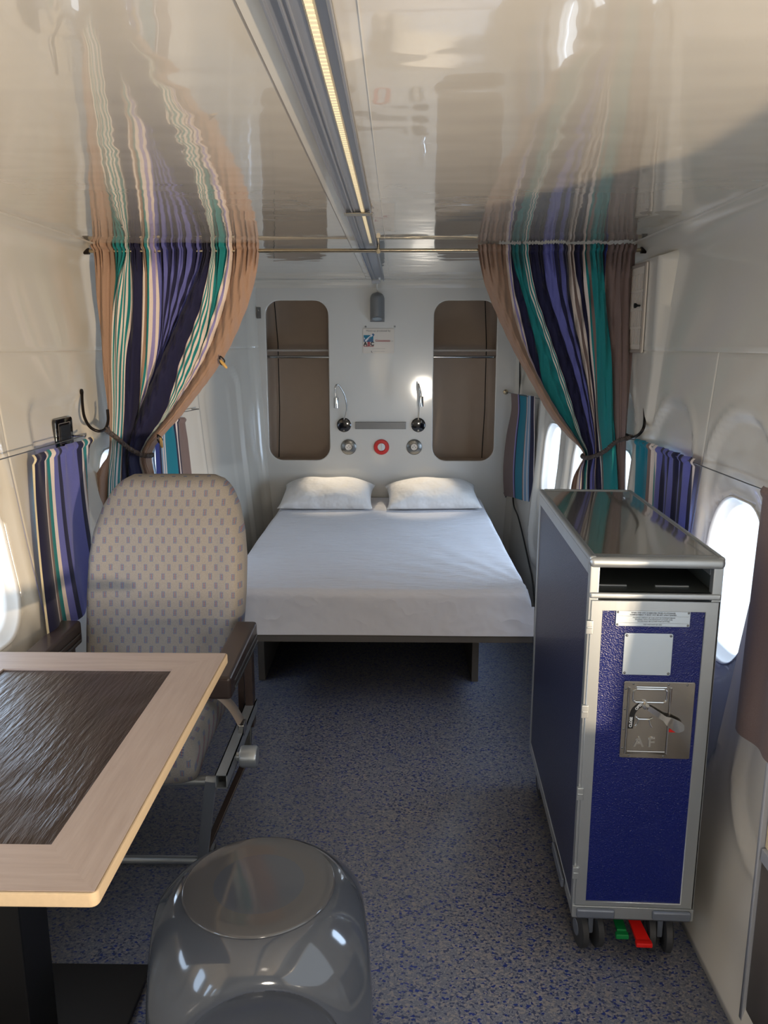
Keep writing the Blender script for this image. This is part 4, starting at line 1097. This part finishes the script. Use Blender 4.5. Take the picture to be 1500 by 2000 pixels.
# seat frame rails
for sx in (-.470, -1.040):
    bm = nb(); o_ = .0
    loop = [(-.016, -.016), (.016, -.016), (.016, .016), (-.016, .016)]
    # open square tube: four walls
    for (a, b, c_, d) in ((-.016, -.013, -.02, .02), (.013, .016, -.02, .02), (-.016, .016, -.02, -.017), (-.016, .016, .017, .02)):
        box(bm, (sx+a+.012, 1.90, .385+c_), (sx+b+.012, 2.36, .385+d))
    obj('side_rail', bm, M['alu'], st_)
    obj('rail_core', bx((sx+.001, 1.93, .368), (sx+.023, 2.35, .402)), M['black'], st_)
    obj('pivot_knob', lathe(nb(), [(.004, .030), (.012, .032), (.013, .040), (.028, .044), (.030, .050), (.030, .085), (.026, .090), (.010, .091)], (sx-.003, 2.02, .392), 'X', 28) if sx > -.6 else
        lathe(nb(), [(.004, -.004), (.012, -.010), (.020, -.012), (.020, -.030), (.010, -.032)], (sx, 2.02, .392), 'X', 28), M['alu'], st_)
    # front leg, bracket, strut
    ix = -.05 if sx > -.6 else .05
    f0, f1 = Vector((sx-.022 if sx > -.6 else sx+.022, 1.93, .375)), Vector((sx+ix*2.0, 2.085, .012))
    def bar(p, q, w, d):
        bm = nb(); L_ = (q-p).length; box(bm, (-w/2, -d/2, 0), (w/2, d/2, L_), .003)
        zax = (q-p).normalized(); xax = Vector((1, 0, 0)); yax = zax.cross(xax).normalized(); xax = yax.cross(zax)
        mt = Matrix.Translation(p) @ Matrix((xax, yax, zax)).transposed().to_4x4(); bm.transform(mt); return bm
    obj('front_leg', bar(f0, f1, .030, .020), M['alu'], st_)
    r0 = Vector((sx-.0, 2.30, .235))
    bm = nb()
    for q0, q1 in ((Vector((sx+.004, 2.10, .37)), r0), (Vector((sx+.004, 2.33, .37)), r0)):
        b2 = bar(q0, q1, .026, .016); me = bpy.data.meshes.new('t'); b2.to_mesh(me); b2.free(); bm.from_mesh(me)
    obj('rear_bracket', bm, M['alu_dark'], st_)
    obj('rear_strut', bar(r0, f1+Vector((0, .05, .008)), .020, .012), M['armrest'], st_)
    obj('foot', bx((f1.x-.022, f1.y-.03, 0), (f1.x+.022, f1.y+.09, .018), .004), M['alu_dark'], st_)
obj('floor_bar', tube(nb(), [(-.93, 2.075, .028), (-.58, 2.075, .028)], .012, 14), M['alu'], st_)
obj('cross_tube', tube(nb(), [(-1.04, 1.99, .335), (-.47, 1.99, .335)], .014, 14), M['alu'], st_)
# seat belt lying over the right corner of the cushion
bm = nb(); path = dens([(-.700, 2.24, .474), (-.62, 2.23, .492), (-.54, 2.20, .500), (-.485, 2.17, .475), (-.448, 2.15, .425)], 30)
fr_ = frames(path); prev = None
for (p, a, b) in fr_:
    s = Vector((.15, 1, 0)).normalized()*.023
    cur = (bm.verts.new(p-s), bm.verts.new(p+s))
    if prev: bm.faces.new((prev[0], cur[0], cur[1], prev[1]))
    prev = cur
sb = obj('seat_belt', bm, M['strap'], st_); mdf = sb.modifiers.new('s', 'SOLIDIFY'); mdf.thickness = .003
obj('belt_clip', box(bx((-.458, 2.128, .395), (-.440, 2.172, .430), .003), (-.450, 2.14, .372), (-.444, 2.158, .40), .002), M['chrome'], sb)
# ------------------------------------------------------------------ table
tt = thing('table', 'whitewashed wooden table with dark slate inlay in the near left corner', 'table', (-.74, 1.455, 0))
TX0, TX1, TY0, TY1, TT, TB_ = -1.06, -.433, 1.005, 1.908, .740, .716
bw = .108; bm = nb()
def quad(bm, pts, z0, z1, mi):
    a = [bm.verts.new((x, y, z1)) for x, y in pts]; b = [bm.verts.new((x, y, z0)) for x, y in pts]
    bm.faces.new(a).material_index = mi; bm.faces.new(b[::-1]).material_index = mi
    for i in range(4): bm.faces.new((a[i], b[i], b[(i+1) % 4], a[(i+1) % 4])).material_index = mi
o_ = [(TX0, TY0), (TX1, TY0), (TX1, TY1), (TX0, TY1)]; i_ = [(TX0+bw, TY0+bw), (TX1-bw, TY0+bw), (TX1-bw, TY1-bw*.98), (TX0+bw, TY1-bw*.98)]
for k in range(4):
    k2 = (k+1) % 4; quad(bm, [o_[k], o_[k2], i_[k2], i_[k]], TB_+.004, TT, 0 if k % 2 == 0 else 1)
bmesh.ops.recalc_face_normals(bm, faces=bm.faces)
obj('wooden_border', bm, [M['woodx'], M['woody']], tt, smooth=False)
bm = nb(); nxs, nys = 60, 90
def slP(i, j):
    x = i_[0][0]+(i_[1][0]-i_[0][0])*i/(nxs-1); y = i_[0][1]+(i_[2][1]-i_[0][1])*j/(nys-1)
    e = min(i, nxs-1-i, j, nys-1-j); w = math.sin(x*38-y*22+2*math.sin(y*17+x*9))*math.sin(x*17+y*7)
    return (x, y, TT-.0035+(.0008*w if e > 1 else -.001))
grid(bm, slP, nxs, nys)
box(bm, (i_[0][0], i_[0][1], TB_+.001), (i_[2][0], i_[2][1], TT-.012))
obj('slate_inlay', bm, M['slate'], tt, angle=80)
bm = nb(); er = .007
rl = rrect(TX0-.0, TX1+.005, TY0-.005, TY1+.005, .012, 5); rl2 = rrect(TX0+.004, TX1-.0005, TY0+.0005, TY1-.0005, .003, 5)
obj('edge_band', plate([rl, rl2], TB_, TT-.0006, axis='Z', bev=.0025), M['wood_tan'], tt)
obj('pedestal_column', bx((-.875, 1.39, .012), (-.755, 1.51, TB_-.012), .006), M['black'], tt)
obj('pedestal_base', bx((-.96, 1.14, 0), (-.60, 1.69, .014), .004), M['black'], tt)
obj('mounting_plate', bx((-.93, 1.30, TB_-.012), (-.70, 1.60, TB_+.001), .002), M['black'], tt)
# ------------------------------------------------------------------ stool
sc_ = Vector((-.277, 1.432, 0)); rotS = math.radians(9)
stl = thing('stool', 'glossy grey moulded plastic stool with round seat and round side openings', 'stool', sc_)
def stool_mesh():
    """a hollow ball cut flat on top and on four sides, each flat a round dished opening"""
    bm = nb(); n = 128; HT, HS, RHO = .2185, .217, .2700
    faces = [((1, 0, 0), (0, 1, 0), (0, 0, 1)), ((-1, 0, 0), (0, -1, 0), (0, 0, 1)), ((0, 1, 0), (-1, 0, 0), (0, 0, 1)), ((0, -1, 0), (1, 0, 0), (0, 0, 1)), ((0, 0, 1), (1, 0, 0), (0, 1, 0))]
    R = math.sqrt(RHO*RHO-HS*HS)
    for nrm, ua, va in faces:
        nv_, u_, v_ = Vector(nrm), Vector(ua), Vector(va)
        def P(i, j):
            s, t = math.tan(PI/4*(2*i/n-1)), math.tan(PI/4*(2*j/n-1))
            d = (nv_+u_*s+v_*t).normalized()
            k = 34.0
            r = ((1/RHO)**k + (abs(d.x)/HS)**k + (abs(d.y)/HS)**k + (abs(d.z)/HT)**k)**(-1/k)
            q = d*r
            for dim, oth in ((0, 1), (1, 0)):
                if abs(d[dim]) > .6:
                    rr_ = math.hypot(q[oth], q.z)
                    if rr_ < R-.006:
                        e = 1-sm(R-.018, R-.006, rr_)
                        q[dim] -= math.copysign(.012*e+.075*math.sqrt(max(0, 1-(rr_/(R-.004))**2))*e, q[dim])
            c, s_ = math.cos(rotS), math.sin(rotS)
            return Vector((c*q.x-s_*q.y, s_*q.x+c*q.y, q.z+HT))+sc_
        grid(bm, P, n+1, n+1)
    bmesh.ops.remove_doubles(bm, verts=bm.verts, dist=1e-5); bmesh.ops.recalc_face_normals(bm, faces=bm.faces)
    return bm
obj('shell', stool_mesh(), M['stool'], stl, angle=75)
obj('seat_disc', lathe(nb(), [(.001, .4362), (.06, .4365), (.12, .4373), (.150, .4385), (.1535, .4375), (.1545, .434)], sc_, 'Z', 72), M['stooltop'], stl, angle=75)
# ------------------------------------------------------------------ right edge: partition and galley cabinet
pt = thing('partition_panel', 'grey partition edge at the far right beside the taupe curtain', 'partition', (.80, 1.58, 0))
obj('panel', plate([[(.768, .002), (.776, .002), (wr(1.5, .35)-.02, .35), (wr(1.5, .60)-.035, .66), (.768, .66)]], 1.514, 1.527), M['panelgrey'], pt, smooth=False)
ct = thing('galley_cabinet', 'beige backed low galley cabinet at the lower right edge', 'cabinet', (.85, 1.3, 0))
zt_ = at(1487, 1650, X=.774).z
obj('carcass', plate([[(.774, .002), (.7745, .002), (.820, zt_-.03), (.774, zt_-.03)]], 1.10, 1.511), M['panelwarm'], ct, smooth=False)
obj('worktop', bx((.769, 1.09, zt_-.03), (.828, 1.511, zt_), .003), M['panelgrey'], ct)
obj('splashback', bx((.777, 1.500, zt_+.001), (.835, 1.512, .64), .002), M['beige'], ct)
# ------------------------------------------------------------------ light
Wd = bpy.data.worlds.new('World'); bpy.context.scene.world = Wd; Wd.use_nodes = True
bg = Wd.node_tree.nodes['Background']; bg.inputs[0].default_value = (.86, .93, 1, 1); bg.inputs[1].default_value = 1.5
def area(name, loc, target, size, energy, col, sy=None):
    L = bpy.data.lights.new(name, 'AREA'); L.size = size; L.energy = energy; L.color = col
    if sy: L.shape = 'RECTANGLE'; L.size_y = sy
    o = bpy.data.objects.new(name, L); C.objects.link(o); o.location = loc
    o.rotation_euler = (Vector(target)-Vector(loc)).to_track_quat('-Z', 'Y').to_euler(); return o
area('warm_side_lamp', (2.25, -1.55, .55), (-.6, 2.2, 1.5), .14, 190, (1, .76, .50))  # added lamp for the warm side light, raised off the ground to steer shadows
rl_ = area('rear_fill_lamp', (.37, -1.42, .90), (-.1, 4, 1.2), .34, 13, (1, .90, .76)); rl_.data.shape = 'DISK'  # added fill lamp: brightens bulkhead and closets and makes the bulkhead highlight
for o in bpy.data.objects:
    if o.parent is None and 'category' in o:
        g = {'window_curtain': 'small window curtains along both walls', 'striped_curtain': 'large striped curtains tied back', 'reading_lamp': 'gooseneck reading lamps on the bulkhead',
             'power_socket': 'steel power sockets on the bulkhead', 'pillow': 'white pillows on the bed', 'screw': 'small screws in the bulkhead', 'closet': 'closet openings in the bulkhead',
             'tieback_rope': 'curtain tieback ropes', 'curtain_hook': 'black curtain hooks', 'curtain_wire': 'steel curtain wires'}.get(o.name.split('.')[0])
        if g: o['group'] = g
# ------------------------------------------------------------------ camera
cam = bpy.data.cameras.new('camera'); cam.sensor_fit = 'VERTICAL'; cam.sensor_height = 24; cam.lens = 24*F/2000; cam.clip_start = .02
co = bpy.data.objects.new('camera', cam); C.objects.link(co); co.location = CAM; co.rotation_euler = (PI/2-PITCH, 0, YAW)
sc = bpy.context.scene; sc.camera = co
sc.view_settings.view_transform = 'Standard'; sc.view_settings.look = 'None'; sc.view_settings.exposure = 0.0
